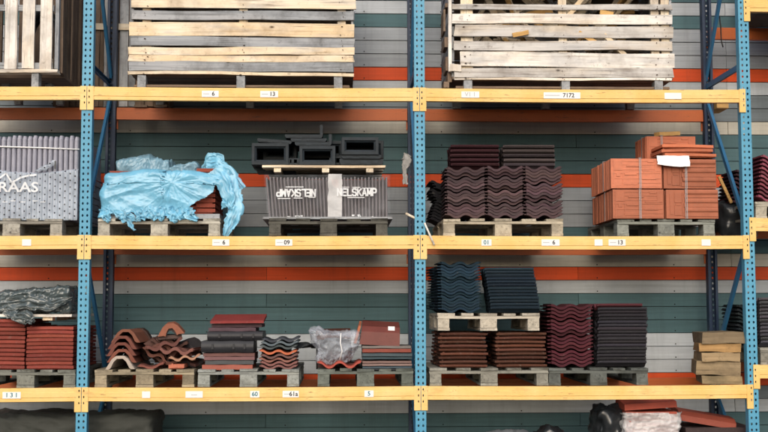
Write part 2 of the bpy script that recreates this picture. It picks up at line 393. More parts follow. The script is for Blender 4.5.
def upright_mesh(front):
    mb = MB(); h = UW/2; s = 1 if front else -1
    holed(mb, -h, h, 0, 6.2, 0, .004*s, (-.0195, .0195), .0085, .0115)
    mb.box(-h, -h+.003, min(.002*s, .075*s), max(.002*s, .075*s), 0, 6.2); mb.box(h-.003, h, min(.002*s, .075*s), max(.002*s, .075*s), 0, 6.2)
    for sx in (-1, 1):
        a, b = sorted((sx*h*.995, sx*(h-.024))); c, d = sorted((.0752*s, .078*s)); mb.box(a, b, c, d, 0, 6.2)
        a, b = sorted((sx*h, sx*(h-.012)))
    p, q = sorted((-.01*s, .11*s)); mb.box(-.07, .07, p, q, 0, .008)
    return mb
rack = thing('pallet_rack', 'tall pallet rack with light blue perforated uprights and pale yellow front beams', 'pallet rack')
UFm = upright_mesh(True).mesh('upright', M['blue']); URm = upright_mesh(False).mesh('upright', M['shaded_blue'])
def part(name, me, parent, loc=(0, 0, 0), rot=(0, 0, 0)):
    o = bpy.data.objects.new(name, me); col.objects.link(o); o.parent = parent; o.location = loc; o.rotation_euler = rot; return o
BX = [-5.6, -2.8, 0, 2.8, 5.6]
for X in BX:
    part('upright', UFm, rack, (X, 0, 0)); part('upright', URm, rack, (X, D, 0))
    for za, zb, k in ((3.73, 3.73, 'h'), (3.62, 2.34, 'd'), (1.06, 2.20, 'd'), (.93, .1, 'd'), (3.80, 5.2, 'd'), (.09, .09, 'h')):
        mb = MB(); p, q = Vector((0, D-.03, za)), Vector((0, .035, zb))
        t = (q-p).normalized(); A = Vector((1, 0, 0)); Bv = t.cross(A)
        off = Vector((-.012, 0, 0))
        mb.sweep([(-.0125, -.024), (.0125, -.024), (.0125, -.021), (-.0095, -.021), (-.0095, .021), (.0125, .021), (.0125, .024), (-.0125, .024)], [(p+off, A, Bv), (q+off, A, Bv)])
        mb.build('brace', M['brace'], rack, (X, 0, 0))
def beam(xa, xb, zt, y, h, mat, s=1, name='beam', conL=True, conR=True, parent=rack):
    """box beam with a stepped face and an end connector hooked on each upright"""
    mb = MB(); x0, x1 = xa+UW/2+.004, xb-UW/2-.004
    pf = [(0, 0), (0, .030), (-.004, .034), (-.004, .072), (0, .076), (0, h-.004), (.004, h), (.045, h), (.045, h-.028), (.050, h-.03), (.050, 0)]
    N = 14; path = []
    for i in range(N+1):
        t = i/N; sag = -.006*math.sin(math.pi*t)
        path.append((Vector((x0+(x1-x0)*t, y, zt-h+sag)), Vector((0, s, 0)), Vector((0, 0, 1))))
    mb.sweep(pf, path, 0)
    b = mb.build(name, mat, parent)
    for on, xs, sg in ((conL, xa, 1), (conR, xb, -1)):
        if not on: continue
        c = MB(); a, d = sorted((xs+sg*.0025, xs+sg*(UW/2+.012)))
        yy = y-.007*s if s > 0 else y+.007
        holed(c, a, d, zt-.198, zt+.004, yy, .005*s, (xs+sg*.0195,), .0055, .0105, 0, PITCH, lambda q, z: z > zt-.02)
        for (p, q) in ((a, a+.002), (d-.002, d)):
            u, v_ = sorted((yy+.0004*s, yy+.006*s)); c.box(p, q, u, v_, zt-.198, zt+.004)
        u, v_ = sorted((yy+.0003*s, yy+.02*s)); e0, e1 = sorted((xs+sg*(UW/2+.001), xs+sg*(UW/2+.0118))); c.box(e0, e1, u, v_, zt-.196, zt+.002)
        c.build('connector', mat, b)
    return b
BM = {}
FY = -.004
for z in (Z1, Z2, Z3):
    for i in range(3):
        BM[(z, i)] = beam(BX[i], BX[i+1], z, FY, BH, M['cream'])
        beam(BX[i], BX[i+1], z, D+.004, BH, M['orange'], -1)
for y in (4, 218, 365):            # the right-hand bay has its shelves a little higher
    z = az(y, 0, 760)
    if y == 4: z = az(-1, 0, 760)
    beam(BX[3], BX[4], z, FY, BH, M['cream']); beam(BX[3], BX[4], z, D+.004, BH, M['orange'], -1)
    BM[('r', y)] = z
ZR1, ZR2, ZR3 = BM[('r', 4)], BM[('r', 218)], BM[('r', 365)]
for i in range(3):                 # the tier above the picture
    beam(BX[i], BX[i+1], 5.05, FY, BH, M['cream']); beam(BX[i], BX[i+1], 5.05, D+.004, BH, M['orange'], -1)

def beam_label(z, i, x0, x1, zc, s, ink='ink', pre=False):
    a = ax(x0, FY); b = ax(x1, FY); mb = MB(); h = .054; y = FY-.0055; zz = z-BH*.53+zc; t = R.uniform(-.03, .03)
    mb.box(a, b, y-.001, y, zz-h/2, zz+h/2, 0)
    if s:
        wid = (b-a); cx = (a+b)/2+(wid*.18 if pre else 0)
        put_text(mb, s, cx, y-.0018, zz, .05, 1, bold=.0012)
        if pre: mb.box(a+.012, a+wid*.44, y-.0018, y-.0012, zz-.003, zz+.004, 2)
    o = mb.build('label', [M['label'], M[ink], M['faint']], BM[(z, i)])
    return o
for a in ((Z1, 1, 200, 217, 0, '6', 'ink', True), (Z1, 1, 259, 277, 0, '13', 'ink', True), (Z1, 2, 462, 480, .004, 'V1 1', 'faint'), (Z1, 2, 545, 582, 0, '7172', 'ink', True), (Z1, 2, 667, 684, 0, '', 'faint'),
          (Z2, 0, 22, 31, 0, ''), (Z2, 1, 212, 229, 0, '6', 'ink', True), (Z2, 1, 275, 292, 0, '09', 'ink', True), (Z2, 2, 481, 491, 0, '01', 'teal_ink'), (Z2, 2, 541, 559, 0, '6', 'ink', True),
          (Z2, 2, 594, 602, 0, ''), (Z2, 2, 608, 625, 0, '13', 'ink', True), (Z2, 2, 701, 710, 0, ''),
          (Z3, 0, 6, 24, 0, '1 3 1', 'teal_ink'), (Z3, 1, 144, 152, 0, ''), (Z3, 1, 187, 204, 0, '---', 'faint'), (Z3, 1, 251, 260, 0, '60', 'teal_ink'), (Z3, 1, 283, 299, 0, '61a', 'ink', True), (Z3, 1, 364, 373, 0, '5', 'teal_ink')):
    beam_label(*a)

# ------------------------------------------------------------------ pallets
PAL = {}
PH = .144
def pallet(x0, x1, z, label, y=.03, tone=(1, 1, 1), dep=1.2, group='wooden pallets on the rack beams', rz=0):
    """block pallet seen from its end: five deck boards, three cross boards, nine blocks, three skids; x0, x1 in photo pixels at the front"""
    if isinstance(x0, int): a, b = ax(x0, y), ax(x1, y)
    else: a, b = x0, x1
    W = round((b-a)/.02)*.02; key = (W, dep)
    if key not in PAL:
        root = bpy.data.objects.new('pallet', None); col.objects.link(root); PAL[key] = root; new = True
        bw = [.1, .145, .1]
        cxs = [-W/2+.05, 0, W/2-.05]
        d = MB(); ws = [.145, .1, .145, .1, .145] if W < .9 else [.145, .12, .145, .12, .145]
        gap = (W-sum(ws))/4; x = -W/2
        for w_ in ws: d.board(x, x+w_, 0, dep, PH-.022, PH, 1, j=.008, bow=.006); x += w_+gap
        d.build('deck', M['pallet_y'], root)
        for yy in (0, dep/2-.0725, dep-.145):
            c_ = MB(); c_.board(-W/2, W/2, yy+.002, yy+.143, PH-.044, PH-.0225, 0, j=.005, bow=.006); c_.build('cross_board', M['pallet_x'], root)
        for cx, w_ in zip(cxs, bw):
            s_ = MB(); s_.board(cx-w_/2, cx+w_/2, .001, dep, .0, .0215, 1, j=.004, bow=.002); s_.build('skid', M['pallet_y'], root)
            for yy in (.004, dep/2-.0725, dep-.148):
                k_ = MB(); k_.board(cx-w_/2+.002, cx+w_/2-.002, yy, yy+.143, .022, PH-.0445, 1, j=.006, n=2, bow=.003); k_.build('block', M['pallet_y'], root)
        o = root
    else: o = copy_tree(PAL[key])
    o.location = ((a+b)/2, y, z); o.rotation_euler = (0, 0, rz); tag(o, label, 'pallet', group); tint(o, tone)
    return o
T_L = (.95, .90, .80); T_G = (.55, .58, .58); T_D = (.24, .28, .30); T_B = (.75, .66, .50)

# ------------------------------------------------------------------ roof tiles
TM = {}
def wave_tile(w, d, th=.022, amp=.02, waves=2, mat='tile', fl=.014):
    """double-roll tile, its waved front edge towards -Y, hung flange on the left"""
    k = ('w', round(w, 3), round(d, 3), th, amp, waves, mat)
    if k in TM: return TM[k]
    mb = MB(); nx = 26; ny = 4; top = []; bot = []
    for j in range(ny+1):
        for i in range(nx+1):
            u = i/nx; x = -w/2+w*u; y = d*j/ny
            s_ = math.cos(u*2*math.pi*waves); s_ = math.copysign(abs(s_)**.8, s_)
            z = amp*s_+.012*j/ny*0
            e = .004 if j == 0 else 0
            top.append((x, y+e*.7, z+th-e*.5)); bot.append((x, y, z))
    n = nx+1; vs = top+bot; o = len(top); fs = []
    for j in range(ny):
        for i in range(nx):
            a = j*n+i; fs.append((a, a+1, a+n+1, a+n)); fs.append((o+a, o+a+n, o+a+n+1, o+a+1))
    for i in range(nx): fs.append((i, o+i, o+i+1, i+1)); a = ny*n+i; fs.append((a, a+1, o+a+1, o+a))
    for j in range(ny): a = j*n; fs.append((a, a+n, o+a+n, o+a)); a = j*n+nx; fs.append((a, o+a, o+a+n, a+n))
    mb.add(vs, fs, 0, False)
    mb.box(-w/2-fl, -w/2-.0005, .012, d-.012, amp+.003, amp+.012)           # water lock flange
    mb.box(w/2+.0005, w/2+fl*.6, .012, d-.012, amp+.008, amp+.017)
    for x in (-w*.25, w*.25): mb.box(x-.02, x+.02, d-.03, d-.012, -amp-.012, -amp+.002)   # hanging nibs
    TM[k] = mb.mesh('roof_tile', M[mat]); return TM[k]
def flat_tile(w, d, th=.018, mat='clay', lip=True):
    k = ('f', round(w, 3), round(d, 3), th, mat)
    if k in TM: return TM[k]
    mb = MB(); n = 10; vs = []
    for j in range(2):
        for i in range(n+1):
            x = -w/2+w*i/n; z = .003*math.sin(i/n*math.pi); e = .003*noise.noise((i*.9, j*3., 2))
            vs += [(x, (0 if j == 0 else d)+e, z), (x, (0 if j == 0 else d)+e+.003*(1 if j == 0 else -1), z+th)]
    fs = []; q = 2*(n+1)
    for i in range(n):
        a = 2*i
        fs += [(a, a+2, a+3, a+1), (q+a, q+a+1, q+a+3, q+a+2), (a+1, a+3, q+a+3, q+a+1), (a, q+a, q+a+2, a+2)]
    fs += [(0, 1, q+1, q), (2*n, q+2*n, q+2*n+1, 2*n+1)]
    mb.add(vs, fs)
    if lip:
        mb.box(-w/2+.01, w/2-.01, .02, .034, -.007, .002); mb.box(-w/2+.02, -w/2+.035, .03, d-.03, th+.001, th+.008); mb.box(w/2-.035, w/2-.02, .03, d-.03, -.006, .0015)
    TM[k] = mb.mesh('roof_tile', M[mat]); return TM[k]
def put(me, name, loc, c, label, cat, group=None, rot=(0, 0, 0)):
    o = bpy.data.objects.new(name, me); col.objects.link(o); o.location = loc; o.rotation_euler = rot; o.color = (*c, 1)
    return tag(o, label, cat, group)
def jc(c, a=.12):
    k = R.uniform(1-a, 1+a); return tuple(max(0, x*k*R.uniform(1-a*.3, 1+a*.3)) for x in c)
def pile(me, n, cx, y, z0, pitch, c, label, group, rz=0, dx=0, dj=.004, every=0, extra=.008, yj=.004, tilt=0, yaw=0, name='roof_tile', cj=.2, set_back=.02):
    """n tiles one on another, each an object of its own"""
    z = z0; sb = 0
    for i in range(n):
        put(me, name, (cx+dx*(i/n)+R.uniform(-dj, dj), y+R.uniform(-yj, yj)+sb, z), jc(c, cj), label, 'roof tile', group, (R.uniform(-tilt, tilt), R.uniform(-tilt, tilt), rz+yaw+R.uniform(-.012, .012)))
        z += pitch
        sb = 0
        if every and (i+1) % every == 0: z += extra; sb = set_back
    return z
PLUM = (.072, .044, .048); BLU = (.011, .029, .044); MAR = (.064, .014, .020); TER = (.47, .165, .095); RED = (.23, .050, .036); BRN = (.090, .036, .023); BLK = (.012, .012, .015)

# ---- shelf 2 left of centre bay: plum waved tiles
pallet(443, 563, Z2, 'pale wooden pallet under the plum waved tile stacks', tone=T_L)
zt = Z2+PH; gz = 'plum waved tiles stacked in columns'
names = ['left', 'middle', 'right']
for q, (a, b, ytop) in enumerate(((447, 485, 168), (487.5, 523, 167), (526, 562, 167))):
    x0, x1 = ax(a, .06), ax(b, .06); w_ = x1-x0-.006; me = wave_tile(w_, .42, .0245, .0145, fl=.02)
    zz = az(ytop, .06); n_ = 15; ev = [4, 4, 5][q]; ex = .012
    pit = (zz-zt-.045-ex*(n_-1)//1*0-ex*((n_-1)//ev))/(n_-1+.0)
    pile(me, n_, (x0+x1)/2, .06, zt+.02, pit, PLUM, 'plum brown waved roof tile in the %s front column on the pale pallet' % names[q], 'plum tiles, %s front column' % names[q], every=ev, extra=ex, dj=.005)
    if q == 0: pile(me, 14, (x0+x1)/2-.075, .54, zt+.02, pit, BLK, 'waved roof tile coloured black for shade in the rear column left of the plum tiles', 'tiles coloured black for shade, rear column', dj=.03, cj=.2)  # rear column coloured black: the dark behind the front row is painted in
    else: pile(me, 15, (x0+x1)/2, .56, zt+.02, pit, PLUM, 'plum waved roof tile behind the %s front column, hardly seen' % names[q], 'plum tiles behind the %s column' % names[q])
zr = zt+.02+15*pit+.03
for a, b, c_, nm in ((450, 500, (.055, .020, .026), 'dark maroon'), (503, 556, (.07, .056, .062), 'dusty plum')):
    x0, x1 = ax(a, .45), ax(b, .45); me = wave_tile(.33, x1-x0-.01, .022, .0175)
    pile(me, 5, x0+.005, .45+.165, az(168, .45)+.006, .041, c_, '%s roof tile laid crosswise in the upper row above the plum columns' % nm, '%s crosswise tiles' % nm, rz=-math.pi/2)
# ---- shelf 3: blue waved tiles on the upper pallet, brown ones below
D3 = pallet(428, 547, Z3, 'grey pallet beneath the brown mossy tile stacks', tone=T_G)
zt = Z3+PH; gl = ['left', 'right']
for q, (a, b) in enumerate(((437, 486.5), (493, 545))):
    x0, x1 = ax(a, .1), ax(b, .1); me = flat_tile(x1-x0-.02, .40, .017, 'mossy')
    pile(me, 9, (x0+x1)/2, .08, zt+.012, .0332, BRN, 'weathered brown flat roof tile in the %s stack under the blue tiles' % gl[q], 'brown mossy tiles, %s stack' % gl[q], dj=.012, yj=.012, tilt=.008, cj=.25)
    pile(me, 9, (x0+x1)/2, .58, zt+.012, .0332, BRN, 'weathered brown flat roof tile hidden behind the %s brown stack' % gl[q], 'brown mossy tiles behind the %s stack' % gl[q], dj=.01, cj=.25)
zU = zt+.012+9*.0332+.004
pallet(437, 538, zU, 'whitish pallet resting on the brown tiles under the blue ones', y=.05, tone=(1.0, .98, .94), dep=1.0)
zt = zU+PH
x0, x1 = ax(440, .08), ax(479, .08); me = wave_tile(x1-x0-.012, .42, .0225, .0145, fl=.03)
pit = (az(264, .08)-zt-.045)/15
pile(me, 16, (x0+x1)/2, .08, zt+.02, pit, BLU, 'dark blue waved roof tile in the column beside the light blue upright', 'dark blue waved column', every=5, extra=.004, dj=.006)
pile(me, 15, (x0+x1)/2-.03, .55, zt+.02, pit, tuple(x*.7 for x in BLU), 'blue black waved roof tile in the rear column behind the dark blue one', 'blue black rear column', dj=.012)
x0, x1 = ax(484, .08), ax(533, .08); me = wave_tile(.33, x1-x0, .022, .0185)
pit = (az(268, .08)-zt-.03)/13
pile(me, 13, x0+.05, .08+.165, zt+.02, pit, (.014, .027, .041), 'dark blue roof tile laid sideways in the leaning striped stack', 'dark blue sideways stack', rz=-math.pi/2, dx=-.055, dj=.004)
# ---- maroon column and dark sideways column
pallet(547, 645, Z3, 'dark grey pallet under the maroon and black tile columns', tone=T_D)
zt = Z3+PH
x0, x1 = ax(548, .08), ax(590, .08); me = wave_tile(x1-x0-.02, .42, .0240, .0145, fl=.03)
pit = (az(305, .08)-zt-.05-3*.008)/15.
pile(me, 16, (x0+x1)/2+.005, .08, zt+.02, pit, MAR, 'maroon waved roof tile in the tall column beside the black tiles', 'maroon waved column', every=4, extra=.008, dj=.005)
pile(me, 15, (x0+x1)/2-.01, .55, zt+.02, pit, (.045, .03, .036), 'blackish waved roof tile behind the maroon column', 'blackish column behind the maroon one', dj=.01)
x0, x1 = ax(595, .08), ax(646, .08); me = wave_tile(.33, x1-x0-.02, .022, .0185)
pit = (az(308, .08)-zt-.03)/17
pile(me, 17, x0+.0, .08+.165, zt+.02, pit, (.029, .027, .033), 'charcoal roof tile laid sideways in the striped column right of the maroon tiles', 'charcoal sideways column', rz=-math.pi/2, dx=.02, dj=.006)
put(wave_tile(.33, x1-x0-.05, .022, .0185), 'roof_tile', (x0+.005, .08+.165, zt+.02+17*pit+.004), (.10, .028, .036), 'single maroon tile topping the charcoal striped column', 'roof tile', None, (0, 0, -math.pi/2))

# ---- shelf 3, far left: red flat tiles with a board and silver film above
pallet(ax(-22, .03), ax(78, .03), Z3, 'grey pallet under the two red flat tile stacks', tone=(.42, .47, .48))
zt = Z3+PH
for q, (a, b, yt) in enumerate(((-20, 27, 316), (28, 75.5, 323.5))):
    x0, x1 = ax(a, .06), ax(b, .06); me = flat_tile(x1-x0-.01, .40, .024, 'clay')
    n_ = 12 if q == 0 else 11; pit = (az(yt, .06)-zt-.03)/(n_-.2)
    pile(me, n_, (x0+x1)/2, .06, zt+.01, pit, RED, 'red flat roof tile in the %s stack left of the light blue upright' % ('cut off' if q == 0 else 'straight'), 'red flat tiles, %s stack' % ('cut off' if q == 0 else 'straight'), dj=.004, tilt=.006)
    pile(me, n_, (x0+x1)/2, .56, zt+.01, pit, RED, 'red flat roof tile behind the %s red stack' % ('cut off' if q == 0 else 'straight'), 'red tiles behind the %s stack' % ('cut off' if q == 0 else 'straight'))
zB = zt+.01+12*pit+.012
b_ = thing('transport_board', 'thin pale board on short blocks above the red flat tiles', 'board', (ax(20, .1), .05, zB))
mb = MB(); zq = az(313.5, .05)-zB
mb.board(-.75, ax(73, .05)-b_.location.x, 0, .95, zq-.022, zq, 0, j=.004); mb.build('board', M['white_x'], b_)
for xx in (ax(49.5, .1)-b_.location.x, -.45):
    for yy in (.02, .5, .8): mb = MB(); mb.board(xx-.04, xx+.04, yy, yy+.1, 0, zq-.0225, 1, n=2); mb.build('block', M['pale_y'], b_)

# ------------------------------------------------------------------ film, bags and tarps
def fbm(p, o=4):
    return noise.fractal(Vector(p), 1.0, 2.0, o)
def crease(p):
    p = Vector(p); p = p+noise.noise_vector(p*.7)*.35
    return sum((1-abs(noise.noise(p*k))*2.2)*a for k, a in ((1, .40), (1.9, .26), (3.7, .18), (7.3, .11), (14, .06)))
def sack(dims, nx, ny, nz, rnd, disp, name, mat, parent=None, loc=None, cut=None, bottom=True, smooth=True, build=True, mb=None):
    """closed lumpy skin round a box of dims (w, d, h), its base at z = 0; cut(x, y, z) true -> hole"""
    w, d, h = dims; mb = mb or MB(); idx = {}; vs = []; fs = []
    def P(i, j, k):
        q = (i, j, k)
        if q in idx: return idx[q]
        p = Vector(((i/nx-.5)*w, (j/ny-.5)*d, k/nz*h)); c = Vector((max(-w/2+rnd, min(w/2-rnd, p.x)), max(-d/2+rnd, min(d/2-rnd, p.y)), max(rnd if bottom else 0, min(h-rnd, p.z))))
        t = p-c; nn = t.normalized() if t.length > 1e-6 else Vector((0, -1, 0)); p2 = c+nn*rnd if t.length > 1e-6 else p
        p2 = disp(p2, nn); idx[q] = len(vs); vs.append(p2); return idx[q]
    def quad(*qs):
        ids = [P(*q) for q in qs]
        if cut:
            c = sum((vs[i] for i in ids), Vector())/4
            if cut(c): return
        fs.append(ids)
    for i in range(nx):
        for k in range(nz): quad((i, 0, k), (i+1, 0, k), (i+1, 0, k+1), (i, 0, k+1)); quad((i, ny, k), (i, ny, k+1), (i+1, ny, k+1), (i+1, ny, k))
        for j in range(ny):
            quad((i, j, nz), (i+1, j, nz), (i+1, j+1, nz), (i, j+1, nz))
            if bottom: quad((i, j, 0), (i, j+1, 0), (i+1, j+1, 0), (i+1, j, 0))
    for j in range(ny):
        for k in range(nz): quad((0, j, k), (0, j, k+1), (0, j+1, k+1), (0, j+1, k)); quad((nx, j, k), (nx, j+1, k), (nx, j+1, k+1), (nx, j, k+1))
    mb.add(vs, fs, 0, smooth)
    if not build: return mb
    return mb.build(name, mat, parent, loc)
def rag(mb, path, widths, n=14, am=.02, sd=0, m=0):
    """a torn ribbon of film along path"""
    pts = [Vector(p) for p in path]; S_ = []; K = 10
    for i in range(len(pts)-1):
        for k in range(K): S_.append((i+k/K, pts[i].lerp(pts[i+1], k/K)))
    S_.append((len(pts)-1, pts[-1])); vs = []
    for q, (t, p) in enumerate(S_):
        a = S_[max(0, q-1)][1]; b = S_[min(len(S_)-1, q+1)][1]; tg = (b-a).normalized(); sdv = tg.cross(Vector((0, -1, .2))).normalized()
        i = min(int(t), len(widths)-2); w = widths[i]+(widths[i+1]-widths[i])*(t-i)
        for k in range(n+1):
            u = k/n-.5; r_ = 1+.25*noise.noise((t*3+sd, u*2, 3))
            vs.append(p+sdv*w*u*r_*(1+.2*noise.noise((t*9, u, sd)))+Vector((noise.noise((t*3, u*2, sd)), (abs(noise.noise((t*1.1+3, u*7, sd+5)))-.2)*4, noise.noise((t*3, u*2, sd+9))))*am)
    fs = [(q*(n+1)+k, q*(n+1)+k+1, (q+1)*(n+1)+k+1, (q+1)*(n+1)+k) for q in range(len(S_)-1) for k in range(n)]
    mb.add(vs, fs, m, True)
def inpoly(p, poly):
    r_ = False; n = len(poly)
    for i in range(n):
        (x1, y1), (x2, y2) = poly[i], poly[(i+1) % n]
        if (y1 > p[1]) != (y2 > p[1]) and p[0] < (x2-x1)*(p[1]-y1)/(y2-y1)+x1: r_ = not r_
    return r_

# ---- light blue film over a red tile load (centre bay, middle shelf, left)
pallet(97, 220, Z2, 'pale pallet under the load wrapped in torn blue film', tone=(.92, .95, .95))
Zp = Z2+PH
cx = (ax(97, .05)+ax(220, .05))/2
wr = thing('wrapped_load', 'red tile load under torn light blue plastic film', 'wrapped tiles', (cx, .06, Zp))
mb = MB(); rr = R
for r_ in range(9):
    for q in range(2):
        zz = .05+r_*.042; xa = -.44+q*.45
        mb.board(xa, xa+.425, .06+R.uniform(0, .02), .48, zz, zz+.028, 0, j=.003); mb.board(xa, xa+.425, .5, .95, zz, zz+.028, 0, j=.003)
for r_ in range(9): mb.board(.30, .46, .05, .5, .06+r_*.043, .06+r_*.043+.03, 1, j=.003)
tl = mb.build('tiles', M['clay'], wr); tl.color = (.30, .07, .045, 1)
mb = MB(); mb.board(-.47, .5, .0, 1.0, .0, .04, 0); mb.build('base_board', M['grey_x'], wr)
lx = lambda x: ax(x, .05)-cx
lz = lambda y: az(y, .05)-Zp
hole = [(lx(189), lz(208)), (lx(197), lz(202)), (lx(206), lz(198)), (lx(213), lz(192)), (lx(215), lz(180)), (lx(219), lz(181)), (lx(222), lz(195)), (lx(221), lz(210)), (lx(230), lz(206)), (lx(228), lz(226)), (lx(190), lz(226)), (lx(187), lz(214))]
H = lz(170); Wf = lx(229)-lx(99)
def dsp(p, nn):
    a = math.atan2(p.z-.30, p.x-.10); rad = math.hypot(p.x-.10, p.z-.30)
    wob = .5*noise.noise((p.x*3, p.z*3, p.y*3))
    star = abs(noise.noise((a*2.6+wob, rad*1.2, 7)))*.6+abs(noise.noise((a*6.1+wob, rad*2, 3)))*.35+abs(noise.noise((a*13+wob, rad*4, 1)))*.16
    pull = abs(noise.noise((p.x*1.3+wob*.6, p.y*2, p.z*5+p.x*2)))*.7+abs(noise.noise((p.x*2.2+1, p.y*3, p.z*11-p.x*3)))*.3
    k = crease((p.x*3.2+3, p.y*3, p.z*4+1))
    f_ = max(0, 1-rad/.42)
    o = nn*(.006-star*.042*f_*min(1, rad*9)-pull*.046*(1-f_*.6)+(k-.5)*.014)
    sg = -.045*((abs(p.x+.02)/.6)**2) if p.z > .3 else 0
    pin = Vector((.05*(p.z/.45)-.03 if p.x < 0 else -.06*(p.z/.45), 0, 0))
    pin.x += .03*noise.noise((p.z*5, 3, p.y*2))
    return p+o+pin+Vector((0, 0, sg+.012*noise.noise((p.x*3, p.y*3, 8))*(p.z > .4)))
sx = (lx(99)+lx(229))/2
def cutf(c):
    if c.y < -.30+.04+.3 and False: return False
    front = c.y < -.28
    X_, Z_ = c.x+sx, c.z
    if front and inpoly((X_+.012*noise.noise((Z_*30, 0, 0)), Z_+.015*noise.noise((X_*30, 4, 0))), hole): return True
    if c.z < .035+.05*noise.noise((X_*7, c.y*4, 1)): return True
    if c.x > Wf/2-.12 and c.z < .2+.06*noise.noise((c.y*6, 1, 1)) and c.y > -.35: return True
    return False
f = sack((Wf, 1.04, H), 190, 60, 80, .06, dsp, 'film', M['blue_film'], wr, (sx, .48, 0.005), cutf, bottom=False)
mb = MB()
# crumpled grey blue bunch on top
sack((lx(196)-lx(112), .5, .19), 110, 40, 34, .05, lambda p, nn: p+nn*((crease((p.x*4, p.y*3+2, p.z*2))-.45)*.06-.07*abs(noise.noise((p.x*5+p.z*3, 2, p.z*2))))+Vector((0, 0, .05*noise.noise((p.x*5, 5, 1))-.06*(p.x > .1)*(p.z/.19))), 'bunch', None, build=False, mb=mb, bottom=False)
o = mb.build('film_bunch', M['pale_blue_film'], wr, ((lx(114)+lx(190))/2, .42, H-.05))
mb = MB()
rag(mb, [(lx(202), .20, lz(162)), (lx(214), .16, lz(161)), (lx(227), .14, lz(171)), (lx(241), .12, lz(187))], [.10, .11, .10, .06], sd=1, am=.012)
rag(mb, [(lx(198), .30, lz(166)), (lx(206), .27, lz(154)), (lx(213), .26, lz(156)), (lx(222), .2, lz(172))], [.05, .10, .12, .05], sd=4, am=.014)
rag(mb, [(lx(226), .04, lz(176)), (lx(231), .0, lz(192)), (lx(236), -.02, lz(207)), (lx(231), -.03, lz(222)), (lx(225), -.04, lz(236))], [.15, .15, .13, .12, .05], sd=8, am=.014)
rag(mb, [(lx(212), .0, lz(170)), (lx(222), -.03, lz(182)), (lx(229), -.035, lz(200)), (lx(230), -.03, lz(210))], [.16, .14, .10, .03], sd=15, am=.012)
rag(mb, [(lx(150), -.03, lz(210)), (lx(143), -.06, lz(216)), (lx(137), -.07, lz(220))], [.1, .08, .05], sd=21, am=.016)
rag(mb, [(lx(120), -.03, lz(214)), (lx(128), -.07, lz(221)), (lx(136), -.09, lz(231))], [.08, .05, .02], sd=25, am=.02)
for k in range(9):
    xx = 104+k*10.5; rag(mb, [(lx(xx), -.03, lz(208)), (lx(xx+R.uniform(0, 8)), -.05, lz(216)), (lx(xx+R.uniform(4, 14)), -.045, lz(220+R.uniform(-2, 3)))], [.1, .09, .03], sd=30+k, am=.016)
mb.build('film_shreds', M['blue_film'], wr)

# ---- purple grey load with perforated film (far left, middle shelf)
pallet(ax(-40, .03), ax(61, .03), Z2, 'grey pallet under the purple grey film wrapped load', tone=(.75, .77, .78))
px0, px1 = ax(-44, .08), ax(77, .08); pc = (px0+px1)/2
bp = thing('wrapped_tile_pack', 'purple grey ribbed tile pack with white lettering on perforated film', 'tile pack', (pc, .07, Zp))
hw = (px1-px0)/2; Ht = az(137, .08)-Zp
mb = MB(); n_ = int(2*hw/.0425); p_ = 2*hw/n_
for k in range(n_):
    x = -hw+k*p_; zt_ = Ht+R.uniform(-.006, .006)
    mb.sweep([(0, 0), (.004, -.014), (.012, -.021), (.026, -.021), (.034, -.014), (.039, 0), (.039, .9), (0, .9)], [(Vector((x, .03, .005)), Vector((1, 0, 0)), Vector((0, 1, 0))), (Vector((x, .03+R.uniform(-.003, .003), zt_-.03)), Vector((1, 0, 0)), Vector((0, 1, 0))), (Vector((x+.005, .045, zt_)), Vector((.75, 0, 0)), Vector((0, .97, 0)))], 0)
tl = mb.build('tiles', M['tile'], bp); tl.color = (.35, .35, .41, 1)
zl = lambda y: az(y, .06)-Zp
xl = lambda x: ax(x, .06)-pc
mb = MB(); path = []
mb.tube([(xl(-44), .0, zl(147)), (xl(0), .002, zl(147.5)), (xl(40), .004, zl(148.6)), (xl(77), .006, zl(150))], .0065); mb.build('strap', M['white_strap'], bp)
mb = MB(); vs = []; nx, nz = 130, 30
top = lambda x: zl(172)+.03*noise.noise((x*4, 1, 1))+.05*max(0, noise.noise((x*2.4+1.2, 7, 2)))
for k in range(nz+1):
    for i in range(nx+1):
        x = -hw+2*hw*i/nx; z = -.012+(top(x)+.012)*k/nz
        y = -.012+.008*math.cos((x+hw)/p_*2*math.pi+math.pi)*.8+.014*(crease((x*3, z*3, 1))-.4)+(.03 if k == nz else 0)
        vs.append((x, y, z))
fs = [(k*(nx+1)+i, k*(nx+1)+i+1, (k+1)*(nx+1)+i+1, (k+1)*(nx+1)+i) for k in range(nz) for i in range(nx)]
mb.add(vs, fs, 0, True)
o0 = len(mb.v); vs = []
for j in range(13):
    for k in range(nz+1): vs.append((hw+.012+.01*noise.noise((j*.6, k*.3, 3)), .95*j/12-.012, -.012+(top(hw)+.01)*k/nz))
mb.add(vs, [(j*(nz+1)+k, (j+1)*(nz+1)+k, (j+1)*(nz+1)+k+1, j*(nz+1)+k+1) for j in range(12) for k in range(nz)], 0, True)
rag(mb, [(xl(34), -.02, zl(172)), (xl(45), -.03, zl(168)), (xl(54), -.02, zl(163))], [.02, .05, .03], sd=3, am=.015)
mb.build('film', M['dotted_film'], bp)
mb = MB()                                                   # lettering and its roof line emblem
put_text(mb, 'BRAAS', xl(12.5), -.034, zl(188.5), .118, 0, bold=.002, sx=1.2)
def stroke(mb, pts, w, y, m=0):
    for (a, b) in zip(pts[:-1], pts[1:]):
        a_, b_ = Vector((a[0], 0, a[1])), Vector((b[0], 0, b[1])); t = (b_-a_).normalized(); nn = Vector((-t.z, 0, t.x))*w/2; t = t*w*.3
        mb.add([Vector((0, y, 0))+p for p in (a_-t-nn, b_+t-nn, b_+t+nn, a_-t+nn)], [(0, 1, 2, 3)], m)
